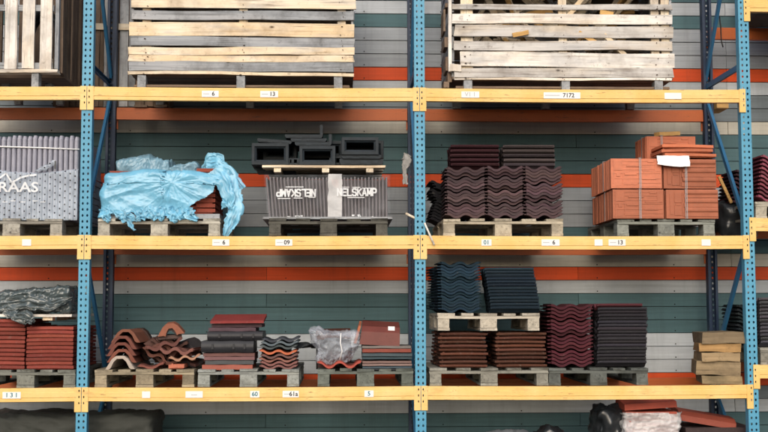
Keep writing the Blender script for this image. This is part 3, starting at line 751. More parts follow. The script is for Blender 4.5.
stroke(mb, [(xl(-18), zl(180)), (xl(-4), zl(181)), (xl(5), zl(174.5)), (xl(11), zl(183.5)), (xl(20), zl(178.5)), (xl(28), zl(176.5)), (xl(35), zl(176))], .014, -.035)
for x_, y_ in ((2, 203), (10, 202), (20, 203), (32, 202), (40, 203)): mb.box(xl(x_), xl(x_+5), -.0345, -.034, zl(y_), zl(y_)+.006)
mb.build('lettering', M['worn_print'], bp)
mb = MB(); mb.box(xl(53), xl(54.6), -.03, -.025, zl(170), zl(162)); mb.build('peg', M['black_plastic'], bp)

# ---- long printed wrap pack under the roof hatch frames
pallet(268, 388, Z2, 'dark pallet under the printed grey tile pack', tone=(.20, .21, .21))
mb = MB()
a, b = ax(266, .1), ax(391, .1); qc = (a+b)/2
nk = thing('wrapped_tile_pack', 'long grey ribbed tile pack in clear film with white band and print', 'tile pack', (qc, .08, Zp))
hw = (b-a)/2-.02; Ht = az(174.5, .09)-Zp-.02
mb = MB(); mb.board(-hw-.05, hw+.03, -.03, 1.0, 0, .02, 0); mb.build('base_board', M['grey_x'], nk)
mb = MB(); n_ = 35; p_ = 2*hw/n_
for k in range(n_):
    x = -hw+k*p_; ln = -.03+.03*k/n_; zt_ = Ht+R.uniform(-.008, .003); yo = .02+R.uniform(-.004, .004)
    if abs(x-(ax(334, .08)-qc)) < .03: continue
    mb.sweep([(0, .008), (.005, -.006), (.012, -.008), (.017, 0), (.018, .88), (0, .88)], [(Vector((x, yo, .022)), Vector((1, 0, 0)), Vector((0, 1, 0))), (Vector((x+ln, yo, zt_-.012)), Vector((1, 0, 0)), Vector((0, 1, 0))), (Vector((x+ln+.003, yo+.012, zt_)), Vector((.7, 0, 0)), Vector((0, .97, 0)))], 0)
mb.box(-hw+.012, ax(331, .08)-qc, .08, .86, .022, Ht-.02); mb.box(ax(338, .08)-qc, hw-.012, .08, .86, .022, Ht-.02); tl = mb.build('tiles', M['tile'], nk); tl.color = (.25, .225, .235, 1)
xl = lambda x: ax(x, .06)-qc
zl = lambda y: az(y, .06)-Zp
mb = MB(); nx = 140; nz = 26; vs = []
fdis = lambda x, z: -.014+.007*(crease((x*2.5+z*2, z*2, 4))-.55)
for k in range(nz+1):
    for i in range(nx+1):
        t = i/nx; x = -hw-.01+(2*hw+.02)*t; z = .012+(Ht+.002)*k/nz; sk = -.032*(1-t)*k/nz
        vs.append((x+sk, fdis(x+sk, z)+.003*math.cos(t*n_*2*math.pi), z))
mb.add(vs, [(k*(nx+1)+i, k*(nx+1)+i+1, (k+1)*(nx+1)+i+1, (k+1)*(nx+1)+i) for k in range(nz) for i in range(nx)], 0, True)
vs = [(x_, y_, .012+(Ht+.014)*k/8+0) for sgn in (1,) for x_ in (hw+.012,) for k in range(9) for y_ in (-.012, .3, .6, .95)]
mb.add(vs, [(k*4+j, k*4+j+1, k*4+j+5, k*4+j+4) for k in range(8) for j in range(3)], 0, True)
vs = [(-hw-.012-.032*k/8, y_, .012+(Ht+.014)*k/8) for k in range(9) for y_ in (-.012, .3, .6, .95)]
mb.add(vs, [(k*4+j, k*4+j+4, k*4+j+5, k*4+j+1) for k in range(8) for j in range(3)], 0, True)
vs = [(-hw-.04+(2*hw+.05)*i/20, y_, Ht+.014+.006*noise.noise((i*.7, y_*4, 1))) for i in range(21) for y_ in (-.012, .3, .6, .95)]
mb.add(vs, [(i*4+j, i*4+4+j, i*4+5+j, i*4+1+j) for i in range(20) for j in range(3)], 0, True)
mb.build('film', M['wrap_film'], nk)
mb = MB(); vs = [(xl(327.5)+(xl(341.5)-xl(327.5))*i/4+.01*noise.noise((k*.4, i, 2))*(i in (0, 4)), -.022+.006*noise.noise((i*.5, k*.5, 8)), .0+(Ht+.02)*k/14) for k in range(15) for i in range(5)]
mb.add(vs, [(k*5+i, k*5+i+1, k*5+i+6, k*5+i+5) for k in range(14) for i in range(4)], 0, True); mb.build('band', M['pack_film'], nk)
mb = MB()
print_word(mb, 'NELSKAMP', xl(275.5), xl(315.5), zl(193), .056, .0125, lambda x, z: fdis(x, z)-.009, 0, True)
print_word(mb, 'NELSKAMP', xl(336.5), xl(376.5), zl(192.3), .056, .0125, lambda x, z: min(fdis(x, z)-.009, -.029 if x < xl(342) else 0), 0)
mb.box(xl(285), xl(303), -.0195, -.019, zl(187.5), zl(186.7)); mb.box(xl(277), xl(290), -.0195, -.019, zl(199), zl(198.2)); mb.box(xl(293), xl(302), -.0195, -.019, zl(198.6), zl(197.8)); mb.box(xl(308), xl(315), -.0195, -.019, zl(197.8), zl(197.0))
mb.box(xl(341), xl(349), -.0195, -.019, zl(187.5), zl(186.9)); mb.box(xl(352), xl(360), -.0195, -.019, zl(187.8), zl(187)); mb.box(xl(362), xl(375), -.0195, -.019, zl(188.6), zl(187.8)); mb.box(xl(347), xl(364), -.0195, -.019, zl(198), zl(197.2))
for k in range(9):
    for lo, hi in ((280, 311), (342, 374)):
        x_ = R.uniform(lo, hi); y_ = R.uniform(216, 219.5); mb.box(xl(x_), xl(x_+R.uniform(1.5, 4)), -.0195, -.019, zl(y_), zl(y_)+R.uniform(.006, .014))
mb.build('lettering', M['worn_print'], nk)

# ---- board rack on the pack, black hatch frames on it
zB = Zp+Ht+.036
tb = thing('transport_board', 'pale thin board on three blocks carrying the black roof hatch frames', 'board', (ax(322, .1), .06, zB))
dz = az(165.2, .06)-zB; q0 = tb.location.x
mb = MB(); mb.board(ax(261, .06)-q0, ax(385, .06)-q0, 0, .14, dz-.02, dz, 0, j=.004, bow=.01)
for k in range(1, 5): mb.board(ax(263, .06)-q0, ax(384, .06)-q0, k*.2, k*.2+.13, dz-.02, dz, 0, j=.004)
mb.build('deck', M['pale_x'], tb)
for xx in (276.5, 325, 369.5):
    mb = MB(); X_ = ax(xx, .06)-q0; mb.board(X_-.03, X_+.03, .01, .95, 0, dz-.0215, 1, n=3); mb.build('bearer', M['pale_y'], tb)
def frame_mesh(w, h, dp=.08, b=.028):
    """rectangular moulded frame lying open towards -Y"""
    mb = MB()
    o_ = [(-w/2, 0), (w/2, 0), (w/2, h), (-w/2, h)]; i_ = [(-w/2+b, b), (w/2-b, b), (w/2-b, h-b), (-w/2+b, h-b)]
    p_ = [(-w/2+b*1.6, b*1.6), (w/2-b*1.6, b*1.6), (w/2-b*1.6, h-b*1.6), (-w/2+b*1.6, h-b*1.6)]
    rings = [(o_, dp), (o_, .004), ([(x*.985, z) for x, z in o_], 0), (i_, 0), (i_, .012), (p_, .02), (p_, dp)]
    vs = [(x, y, z) for ring, y in rings for x, z in ring]; fs = []
    for r_ in range(len(rings)-1):
        for k in range(4): fs.append((r_*4+k, r_*4+(k+1) % 4, r_*4+4+(k+1) % 4, r_*4+4+k))
    for k in range(4): fs.append((24+k, 24+(k+1) % 4, (k+1) % 4, k))
    fs.append((24, 25, 26, 27))
    mb.add(vs, fs)
    return mb
zF = zB+dz+.002
def hatch(x0, x1, y0, y1, Y, label, dp=.35, rot=0, b=.026):
    a, b_ = ax(x0, Y), ax(x1, Y); z0, z1 = az(y1, Y), az(y0, Y)
    o = frame_mesh(b_-a, z1-z0, dp, b).build('hatch_frame', M['hatch']); o.location = ((a+b_)/2, Y, max(z0, zF)); o.rotation_euler = (0, rot, 0)
    return tag(o, label, 'roof hatch', 'black roof hatch frames')
M['hatch'] = flat('dusty_black_plastic', (.022, .032, .042), .55, .22, .6, 14)
hatch(250.5, 288, 143.5, 164.8, .10, 'open black hatch frame at the left end of the board, standing on edge', .4)
hatch(298.5, 335, 146, 164.8, .09, 'open black hatch frame in the middle of the board under a stepped stack', .4)
hatch(341, 378.5, 137.3, 154.5, .08, 'uppermost black hatch frame of the right hand stack', .35)
def tray(x0, x1, y0, y1, Y, label, dp=.4, rot=0, up=None):
    a, b_ = ax(x0, Y), ax(x1, Y); z0, z1 = az(y1, Y), az(y0, Y); w_ = b_-a; h = z1-z0; mb = MB()
    mb.sweep([(-w_/2+.012, 0), (w_/2-.012, 0), (w_/2, h*.5), (w_/2, h), (-w_/2, h), (-w_/2, h*.5)], [(Vector((0, 0, 0)), Vector((1, 0, 0)), Vector((0, 0, 1))), (Vector((0, dp, 0)), Vector((1, 0, 0)), Vector((0, 0, 1)))])
    for q in (-.3, .05, .3): mb.box(q*w_-.03, q*w_+.03, -.004, -.0005, h*.25, h*.8)
    if up:
        for xx, hh in up: mb.box(xx*w_/2-.012, xx*w_/2+.012, .0, dp*.8, h+.0005, h+hh)
    o = mb.build('flashing_tray', M['hatch']); o.location = ((a+b_)/2, Y, z0); o.rotation_euler = (0, rot, 0)
    return tag(o, label, 'roof flashing', 'black flashing trays')
tray(341, 381, 155, 158.6, .10, 'black flashing tray directly beneath the uppermost right hatch frame'); tray(339, 383, 159, 164.6, .12, 'lowest black flashing tray at the right end of the board')
tray(256, 291, 139.8, 143.2, .16, 'black flashing tray tilted on the left hatch frame', rot=.07)
tray(294, 331, 142.3, 145.7, .12, 'black flashing tray directly on the middle hatch frame', up=[(.93, .07)])
tray(290, 326, 138.6, 141.9, .14, 'black flashing tray second from the top of the middle stack')
tray(284, 322, 134.8, 138.2, .16, 'topmost black flashing tray with upright end flap', up=[(.93, .085)])
hatch(262, 296, 141.5, 160, .34, 'black hatch frame standing behind the left open frame', .3)
hatch(300, 343, 141, 158, .36, 'black hatch frame standing behind the middle open frame', .3)
hatch(347, 383.5, 140.5, 158, .42, 'black hatch frame standing behind the right hand stack', .3)
tray(284, 300, 158.5, 164.6, .12, 'small black flashing tray wedged between the left and middle frames', .3)
tray(330, 342, 156.5, 164.6, .16, 'small black flashing tray wedged between the middle and right stacks', .3)
tray(254, 296, 165.3, 171, .30, 'black flashing tray overhanging the left end of the board', .3)

# ---- strapped terracotta packs (right of the middle bay)
pallet(617, 715, Z2, 'weathered pallet under the strapped terracotta tile packs', tone=(.50, .57, .60), y=.05)
pallet(ax(597, .3), ax(614, .05), Z2, 'dark narrow pallet hidden under the left end of the terracotta packs', tone=T_D, y=.12, dep=.9) if False else None
def clay_pack(x0, x1, ytop, zb, Y, dep, style, label, straps=(), n=22, group='strapped terracotta packs'):
    a, b = ax(x0, Y), ax(x1, Y); zt_ = az(ytop, Y); h = zt_-zb; w_ = b-a
    t = thing('tile_pack', label, 'tile pack', ((a+b)/2, Y, zb), group)
    mb = MB(); p_ = dep/n
    for k in range(n):                                        # tiles on edge, one behind another
        y = k*p_; dx = R.uniform(-.004, .004); dz_ = R.uniform(-.006, 0); th = p_*.62
        mb.add([(-w_/2+dx, y, .003), (w_/2+dx, y, .003), (w_/2+dx, y, h+dz_), (-w_/2+dx, y, h+dz_), (-w_/2+dx, y+th, .003), (w_/2+dx, y+th, .003), (w_/2+dx, y+th, h+dz_), (-w_/2+dx, y+th, h+dz_)],
               [(0, 1, 2, 3), (4, 7, 6, 5), (0, 4, 5, 1), (3, 2, 6, 7), (0, 3, 7, 4), (1, 5, 6, 2)])
        if k: mb.box(-w_/2+.016, w_/2-.016, y-p_*.38+.0005, y-.0005, .012, h-.014)
    def rb(u0, u1, v0, v1, e=.012): mb.box(-w_/2+u0*w_, -w_/2+u1*w_, -e*.42, .0-.0003, v0*h, v1*h)
    if style == 0:
        for v in (.08, .2, .34, .52, .64, .80, .92): rb(.02, .98, v-.025, v+.025, .007)
        for u0, u1, v0, v1, e in ((.06, .22, .60, .92, .012), (.06, .2, .1, .3, .011), (.24, .52, .12, .17, .015), (.26, .5, .45, .5, .015), (.3, .6, .72, .77, .015), (.6, .88, .3, .36, .015), (.62, .9, .55, .60, .013), (.86, .97, .56, .95, .012),
                                  (.04, .06, .05, .95, .010), (.72, .84, .86, .9, .013), (.1, .17, .4, .5, .014), (.22, .24, .1, .5, .012), (.55, .57, .3, .6, .012)): rb(u0, u1, v0, v1, e)
    else:
        rb(.0, .06, 0.02, .98, .006)
        for u0, u1, v0, v1, e in ((.07, .14, .15, .85, .010), (.16, .30, .12, .45, .012), (.16, .30, .55, .9, .012), (.18, .28, .46, .52, .014), (.34, .99, .40, .54, .020), (.34, .99, .08, .24, .016), (.34, .99, .72, .86, .014), (.36, .98, .56, .6, .010), (.31, .33, .1, .9, .014)): rb(u0, u1, v0, v1, e)
        for k in range(3): mb.sweep([(0, 0), (.014, .018), (.014, .035), (0, .05)], [(Vector((-w_/2+.36*w_, -.004-.0, h*(.2+.3*k))), Vector((0, -1, 0)), Vector((0, 0, 1))), (Vector((w_/2-.006, -.004, h*(.2+.3*k))), Vector((0, -1, 0)), Vector((0, 0, 1)))])
    o = mb.build('tiles', M['clay'], t); c_ = R.uniform(.92, 1.1); o.color = (TER[0]*c_, TER[1]*c_, TER[2]*c_, 1)
    if straps:
        mb = MB()
        for u in straps:
            x = -w_/2+u*w_
            for q in (x-.009, x+.003):
                mb.box(q, q+.005, -.0225, -.0215, .0, h+.006); mb.box(q, q+.005, -.0225, dep+.002, h+.002, h+.0045)
        for yy in (dep*.35,): mb.box(-w_/2-.0075, -w_/2-.0055, yy, yy+.012, .0, h+.003); mb.box(-w_/2-.0075, w_/2, yy, yy+.012, h+.0048, h+.0066)
        mb.build('strap', M['strap'], t)
    return h
zP = Z2+PH+.001
hB = clay_pack(613.5, 664.5, 189, zP+.0, .02, .82, 0, 'lower left strapped terracotta tile pack with ribbed face', (.52,))
clay_pack(666.5, 718.5, 189, zP, .03, .82, 1, 'lower right strapped terracotta tile pack with smooth roll ribs', (.38,))
zP2 = zP+hB+.008
clay_pack(612, 663, 157.5, zP2, .03, .80, 0, 'upper left strapped terracotta tile pack with ribbed face', (.56,))
clay_pack(664.5, 717, 158.5, zP2, .045, .80, 1, 'upper right strapped terracotta tile pack under the white sheet', (.42,))
zP3 = az(157.5, .03)+.01
clay_pack(648, 697, 135, zP3, .45, .40, 0, 'topmost terracotta tile pack set back behind the loose tiles', (.3,), 14)
x0, x1 = ax(664, .1), ax(716, .1)
for k in range(3):
    put(flat_tile(x1-x0, .33, .024, 'clay'), 'roof_tile', ((x0+x1)/2+(.01, -.012, .0)[k], .07+.02*k, zP3+.012+k*.041), jc((.50, .155, .08), .06), 'loose terracotta tile lying flat in front of the topmost pack', 'roof tile', 'loose terracotta tiles on the packs', (0, (.02, -.035, .03)[k]*.4, .03))
st = MB(); st.board(-.13, .13, 0, .06, 0, .035, 0); o = st.build('wood_offcut', M['fresh_x']); o.location = (ax(671, .62), .60, az(135, .6)+.004); o.rotation_euler = (0, -.10, .5); tag(o, 'short wooden offcut lying on the topmost terracotta pack', 'wood offcut')
mb = MB(); vs = []; pa, pb = ax(657.5, .03), ax(690, .03)
for j in range(9):
    for i in range(13):
        t = i/12; X_ = pa+(pb-pa)*t
        if j < 5: y, z = .30-.07*j+.0, zP3+.014-.0008*j
        else: y, z = .006-.006*(j-5), zP3+.006-.018*(j-4)-(.018*t if j == 8 else 0)
        vs.append((X_+.006*noise.noise((j*.8, t*3, 1)), y-.006*abs(noise.noise((t*4, j*.4, 2))), z+.004*noise.noise((t*5, j*.5, 6))-.01*math.sin(t*3.1)*(j > 4)))
mb.add(vs, [(j*13+i, j*13+i+1, (j+1)*13+i+1, (j+1)*13+i) for j in range(8) for i in range(12)], 0, True)
tag(mb.build('paper_sheet', M['paper']), 'white paper sheet hanging over the front of the upper right terracotta pack', 'paper')
# dark clutter in the corner beside the terracotta packs
mb = MB(); sack((.36, .3, .34), 14, 12, 12, .08, lambda p, nn: p+nn*(crease(p*4)-.4)*.07, 'x', None, build=False, mb=mb)
o = mb.build('dark_bundle', M['black_bag']); o.location = (ax(733, .8), .72, Z2+.001); tag(o, 'dark bundle pushed in beside the right upright behind the brace', 'bundle')
mb = MB(); mb.board(-.013, .013, -.01, .01, 0, .62, 2); o = mb.build('wooden_stake', M['fresh_x']); o.location = (ax(729, .55)+.03, .56, Z2+.33); o.rotation_euler = (.0, -.42, 0); o.scale = (1, 1, .42); tag(o, 'yellow wooden stick leaning on the dark bundle', 'stick')
st = MB(); st.board(-.24, .24, 0, .9, 0, .05, 1); o = st.build('bearer_plank', M['grey_y']); o.location = (ax(733, .8), .06, Z2+.0); 
bpy.data.objects.remove(o)

# ------------------------------------------------------------------ top shelf crates
def crate_base(root, x0, x1, zt_, dep, wood_m, feet, h=.09, bz=.0):
    for fx in feet:
        for yy in (.01, dep*.5-.05, dep-.11):
            mb = MB(); mb.board(fx-.035, fx+.035, yy, yy+.1, bz, h, 1, n=2, j=.006); mb.build('foot', M[wood_m+'_y'], root)
    mb = MB(); mb.board(x0, x1, .03, .12, .012, .03, 0); mb.board(x0, x1, dep*.5, dep*.5+.09, .012, .03, 0); mb.build('runner', M['brown_x'], root)
# centre left crate: pale and grey planks by turns
def local(y0): return lambda y: az(y, .0)-y0
def crate(x0, x1, z, rows, label, Y, dep, feet, posts, top, group=None, side='grey', fj=.006):
    """slatted timber crate; rows: (y_top, y_bottom, wood, left shift, right shift) in photo rows of the front face"""
    a, b = ax(x0, Y), ax(x1, Y); c_ = (a+b)/2; L = lambda x: ax(x, Y)-c_; Zl = lambda y: az(y, Y)-z
    root = thing('timber_crate', label, 'crate', (c_, Y, z), group)
    for (yt, yb, wd, dl, dr) in rows:
        mb = MB(); mb.board(L(x0+dl), L(x1+dr), R.uniform(0, .006), .024+R.uniform(0, .004), Zl(yb), Zl(yt), 0, j=.009, bow=.014, n=12)
        for px in posts:
            for q in range(2):
                if R.random() < .25: continue
                X_ = L(px)+R.uniform(-.02, .02); Z_ = Zl(yb)+(Zl(yt)-Zl(yb))*(q+.5+R.uniform(-.28, .28))/2; r_ = R.uniform(.002, .0045); lg = R.choice((.8, 1, 2.2))
                mb.sweep([(r_*lg*math.cos(t*math.pi/3), r_*.8*math.sin(t*math.pi/3)) for t in range(6)], [(Vector((X_, -.0105, Z_)), Vector((1, 0, 0)), Vector((0, 0, 1))), (Vector((X_, .01, Z_)), Vector((1, 0, 0)), Vector((0, 0, 1)))], 1)
        mb.build('slat', [M[wd+'_x'], M['rust']], root)
    zt_ = Zl(top); zb_ = Zl(rows[-1][1])+.03
    for px in posts:
        mb = MB(); mb.board(L(px)-.035, L(px)+.035, .034, .075, zb_-.02, zt_, 2); mb.build('post', M['pale_z'], root)
    w2 = (b-a)/2
    for sx in (-1, 1):
        k = zb_
        mb = MB()
        while k < zt_-.05:
            hh = R.choice((.075, .1, .12)); e0, e1 = sorted((sx*(w2-.028), sx*(w2-.008))); mb.board(e0, e1, .03, dep-.03, k, min(zt_, k+hh), 1, j=.006); k += hh+.014
        mb.build('side_panel', M[side+'_y'], root)
    mb = MB(); k = zb_
    while k < zt_-.05: mb.board(-w2+.01, w2-.01, dep-.026, dep-.004, k, k+.11, 0); k += .125
    mb.build('back_panel', M['brown_x'], root)  # dark brown paints in the shade of the crate interior
    mb = MB()
    for q in range(8): mb.board(-w2+.005, w2-.005, .005+q*(dep-.02)/8, .005+(q+.94)*(dep-.02)/8, zt_+.002, zt_+.022, 0, j=.003, bow=.002)
    mb.build('added_lid', M['grey_x'], root)  # unseen lid, added to keep light out so the interior stays dark
    mb = MB()
    for q in range(6): mb.board(-w2+.01, w2-.01, .03+q*(dep-.06)/6, .03+(q+.9)*(dep-.06)/6, zb_-.018, zb_, 0)
    mb.build('floor', M['brown_x'], root)
    crate_base(root, -w2+.04, w2-.04, 0, dep, 'grey', [L(f) for f in feet], zb_-.0205 if False else Zl(rows[-1][1])-.002)
    return root, L, Zl
c1, L1, Zl1 = crate(126, 354, Z1, [(-46, -37, 'grey', 2, 0), (-36, -24, 'pale', 0, -2), (-22, -14, 'grey', 2, -1), (-12.5, -2, 'pale', 1, 0), (-1.2, 9, 'pale', 1, 1), (11.5, 20.3, 'grey', 1.5, 0), (23.6, 37, 'pale', 0, 0), (38, 47.2, 'grey', 1, -.3), (48, 55.4, 'pale', -1.2, -.6), (55.8, 62.2, 'pale', -1, -.6), (62.8, 72, 'grey', 0, -1), (73, 76, 'pale', -.8, -1)],
      'long timber crate of alternating pale and grey planks beside the mid blue upright', .02, 1.1, (138.5, 239, 337.5), (142.5, 241, 341), -48)
c2, L2, Zl2 = crate(452, 678, Z1, [(-40, -29, 'pale', 2, 0), (-26, -18, 'grey', 0, -1), (-14, -7, 'white', 2, 0), (2.8, 8, 'lgrey', 2, -1), (13, 22.7, 'white', 1.5, -1.5), (24.6, 36, 'lgrey', 3.5, -1), (40, 49.2, 'lgrey', 2.5, -1.5), (51.5, 66, 'white', 9, -.5), (66.6, 76, 'lgrey', 3, -1.5), (76.8, 79.3, 'white', 3, -2.5)],
      'long slatted crate of whitened planks full of broken wood', .02, 1.1, (469, 568, 662), (466.5, 470.5, 566, 660, 670.5), -42)
mb = MB(); mb.board(L2(450)-.006, L2(452.6), -.012, .03, Zl2(71), Zl2(-40), 2); mb.board(L2(450), L2(462), -.014, -.001, Zl2(71), Zl2(64), 0); mb.build('edge_post', M['white_z'], c2)
for (x_, y_, dx) in ((680, 16, 4), (679, 66, 3)):
    mb = MB(); mb.box(L2(677), L2(677+dx), .5, .58, Zl2(y_+4), Zl2(y_-4)); mb.build('cleat', M['grey_y'], c2)
for (x_, y_, w_, h_) in ((447, 3, 6, 4), (445, 18, 3, 22), (446, 40, 5, 10), (447, 62, 4, 14), (449, 76, 6, 9), (445, 83, 8, 6)):
    mb = MB(); mb.board(L2(x_)+.0, L2(x_+w_*.7), .06, .30, Zl2(y_+h_/2), Zl2(y_-h_/2), 1); mb.build('cleat', M['brown_y'], c2)
# broken wood inside the slatted crate: offcuts nobody could count
mb = MB()
for k in range(150):
    q = MB(); L = R.uniform(.15, .6); wd = R.uniform(.02, .07); q.board(-L/2, L/2, -.012, .012, -wd/2, wd/2, 0, n=3)
    rot = Matrix.Rotation(R.uniform(-1.2, 1.2), 3, 'Y')@Matrix.Rotation(R.uniform(-.6, .6), 3, 'Z')@Matrix.Rotation(R.uniform(-1, 1), 3, 'X')
    p = Vector((R.uniform(-.62, .62), R.uniform(.28, .85), R.uniform(.3, .88)))
    mb.add([p+rot@Vector(v) for v in q.v], q.f, R.choice((0, 0, 0, 1, 2)))
o = mb.build('wood_scraps', [M['pale_x'], M['fresh_x'], M['grey_x']]); o.location = c2.location; o['kind'] = 'stuff'; tag(o, 'broken wooden offcuts heaped inside the slatted crate', 'wood scraps')
for (x_, y_, L, an, mt) in ((520, 34, .14, -.25, 'fresh_x'), (615, 44, .25, .75, 'pale_x'), (590, 38, .22, .5, 'fresh_x'), (575, 7, .3, -.9, 'pale_x'), (607, 12, .12, .1, 'fresh_x')):
    q = MB(); q.board(-L/2, L/2, -.01, .01, -.018, .018, 0, n=3); o = q.build('wood_splinter', M[mt]); X_, Z_ = at(x_, y_, .01); o.location = (X_, .045 if x_ != 520 else .0, Z_); o.rotation_euler = (.2, an, .1)
    tag(o, {520: 'short yellow splinter resting on a plank gap near the left of the slatted crate', 615: 'long pale splinter slanting down behind the right slats of the slatted crate', 590: 'yellow splinter slanting in the middle of the slatted crate', 575: 'pale stick leaning steeply in the upper middle of the slatted crate', 607: 'small yellow chip in the upper slot of the slatted crate'}[x_], 'wood splinter', 'splinters of the slatted crate')
# far left: whitened crate with upright slats, and the brown board stack reaching back
a, b = ax(-60, .02), ax(48, .02); cc_ = (a+b)/2; c3 = thing('timber_crate', 'whitened crate with upright slats and brown plank side at the far left', 'crate', (cc_, .02, Z1))
L = lambda x: ax(x, .02)-cc_; Zl = lambda y: az(y, .02)-Z1
for x_, w_ in ((-59, 12), (-41.5, 12), (-24, 12.5), (-6, 0), (-.6, 12.4), (17.3, 12.2), (35.2, 12)):
    if not w_: continue
    mb = MB(); mb.board(L(x_), L(x_+w_), 0, .022, Zl(70.5), Zl(-60), 2, j=.006, bow=.01); mb.build('slat', M['white_z'], c3)
for yt, yb in ((6.5, 12.5), (-40, -33), (64, 70)):
    mb = MB(); mb.board(L(-60), L(48), .024, .05, Zl(yb), Zl(yt), 0); mb.build('rail', M['grey_x'], c3)
mb = MB(); mb.board(L(-60), L(54), -.005, .1, Zl(74.3), Zl(71.2), 0); mb.build('sill_board', M['white_x'], c3)
mb = MB(); mb.board(L(-60), L(55), .2, .95, Zl(75), Zl(71.5), 0); mb.build('floor', M['brown_x'], c3)
for fx in (31, -15, -50):
    for yy in (.01, .45, .85): mb = MB(); mb.board(L(fx)-.03, L(fx)+.03, yy, yy+.09, .0, Zl(74.6), 1, n=2); mb.build('foot', M['grey_y'], c3)
mb = MB(); y = .02; k = 0
while y < 1.0:
    w_ = R.choice((.05, .07, .09)); x1_ = L(48)+.01+R.uniform(0, .03); mb.board(x1_, x1_+.03, y, y+w_, Zl(74.5)+.01+(0 if k else .03), Zl(-62), 2, m=0 if k else 1, j=.006); y += w_+R.choice((.004, .006, .02)); k += 1
mb.build('side_panel', [M['brown_z'], M['grey_z']], c3)
mb = MB(); mb.board(L(48)-.03, L(48)-.005, .02, 1.0, Zl(70), Zl(60), 1); mb.build('batten', M['pale_y'], c3)
mb = MB()
for q in range(7): mb.board(L(-60)+.02+q*.13, L(-60)+.13+q*.13, .7, .73, Zl(70), Zl(-60), 2)
mb.build('back_panel', M['brown_z'], c3)
# old car tyre like ring inside is only a dark round shape: a coil of hose
mb = MB(); mb.tube([(L(27)+.26*math.cos(t*.3)*.6, .3+.004*t, Zl(38)+.3*math.sin(t*.3)) for t in range(64)], .03, 8); tag(mb.build('hose_coil', M['black_plastic'], None, c3.location), 'black coil seen between the upright slats of the far left crate', 'hose')
# brown crate standing behind the rear uprights
bx0, bx1 = ax(50, 1.12), ax(168, 1.12); cb = thing('timber_crate', 'tall brown crate of narrow upright boards behind the dark rear upright', 'crate', ((bx0+bx1)/2, 1.10, Z1+.024)); w2 = (bx1-bx0)/2
mb = MB(); x = -w2
while x < w2-.03:
    w_ = R.choice((.035, .05, .06, .08)); mb.board(x, min(w2, x+w_), R.uniform(0, .012), .026, .0, 1.25+R.uniform(-.03, .03), 2, m=R.choice((0, 0, 1)), j=.006); x += w_+R.choice((.004, .008, .016))
mb.build('front_panel', [M['brown_z'], M['grey_z']], cb)
mb = MB(); zb = az(29, 1.1)-Z1-.024; mb.board(-w2, w2, -.018, -.003, zb-.03, zb+.03, 0); mb.build('batten', M['pale_x'], cb)
mb = MB(); mb.box(-w2+.01, w2-.01, .03, .30, .0, 1.2); mb.build('body', M['brown_z'], cb)
for k, xx in enumerate((ax(140, 1.1), ax(160, 1.1))):
    mb = MB(); mb.board(-.06, .06, 0, .42, 0, .021, 1); tag(mb.build('bearer_plank', M['brown_y'], None, (xx, 1.0, Z1+.001)), 'short dark plank carrying the tall brown crate on the rear beam', 'plank', 'planks under the brown crate')

# ------------------------------------------------------------------ shelf 3, centre bay
pallet(97, 195, Z3, 'pale grey pallet under the ridge tiles and broken tiles', tone=(.74, .68, .56))
zt = Z3+PH
def ridge_mesh(w=.24, h=.13, L=.4, th=.016, rim=True):
    k = ('r', w, h, L)
    if k in TM: return TM[k]
    o_ = [(-w/2-.02, 0), (-w/2, .03), (-w*.34, h*.72), (-w*.16, h*.96), (w*.16, h*.96), (w*.34, h*.72), (w/2, .03), (w/2+.02, 0)]
    i_ = [(x*(1-2*th/w), z-th*.9 if 0 < q < 7 else z) for q, (x, z) in enumerate(o_)]
    prof = o_+i_[::-1]; mb = MB()
    P = lambda y, s=1: (Vector((0, y, 0)), Vector((s, 0, 0)), Vector((0, 0, s)))
    mb.sweep(prof, [P(0), P(.004, 1.03), P(.05, 1.03), P(.054), P(L*.5), P(L)])
    TM[k] = mb.mesh('ridge_tile', M['clay']); return TM[k]
rx = ax(122, .08); rm = ridge_mesh(.20, .112, .42, .022)
for row in range(2):
    for k in range(5):
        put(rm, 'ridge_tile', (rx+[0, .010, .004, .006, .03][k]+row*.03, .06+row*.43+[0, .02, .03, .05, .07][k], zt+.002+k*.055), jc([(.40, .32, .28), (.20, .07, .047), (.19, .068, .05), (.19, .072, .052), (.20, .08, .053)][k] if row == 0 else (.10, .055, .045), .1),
            ['grey white rimmed ridge tile at the bottom of the nested ridge tile stack', 'reddish ridge tile second from the bottom of the nested ridge stack', 'reddish ridge tile in the middle of the nested ridge stack', 'reddish ridge tile second from the top of the nested ridge stack', 'topmost reddish ridge tile of the nested stack'][k] if row == 0 else 'dark ridge tile in the rear nested row', 'ridge tile', 'nested ridge tiles' if row == 0 else 'rear nested ridge tiles', (0, R.uniform(-.02, .02), R.uniform(-.04, .04)+row*.1))
wm = wave_tile(.30, .30, .03, .019); rs = ridge_mesh(.18, .098, .3, .042); rs2 = ridge_mesh(.105, .06, .28, .02)
CX = lambda x: ax(x, .15)
CZ = lambda y: az(y, .15)
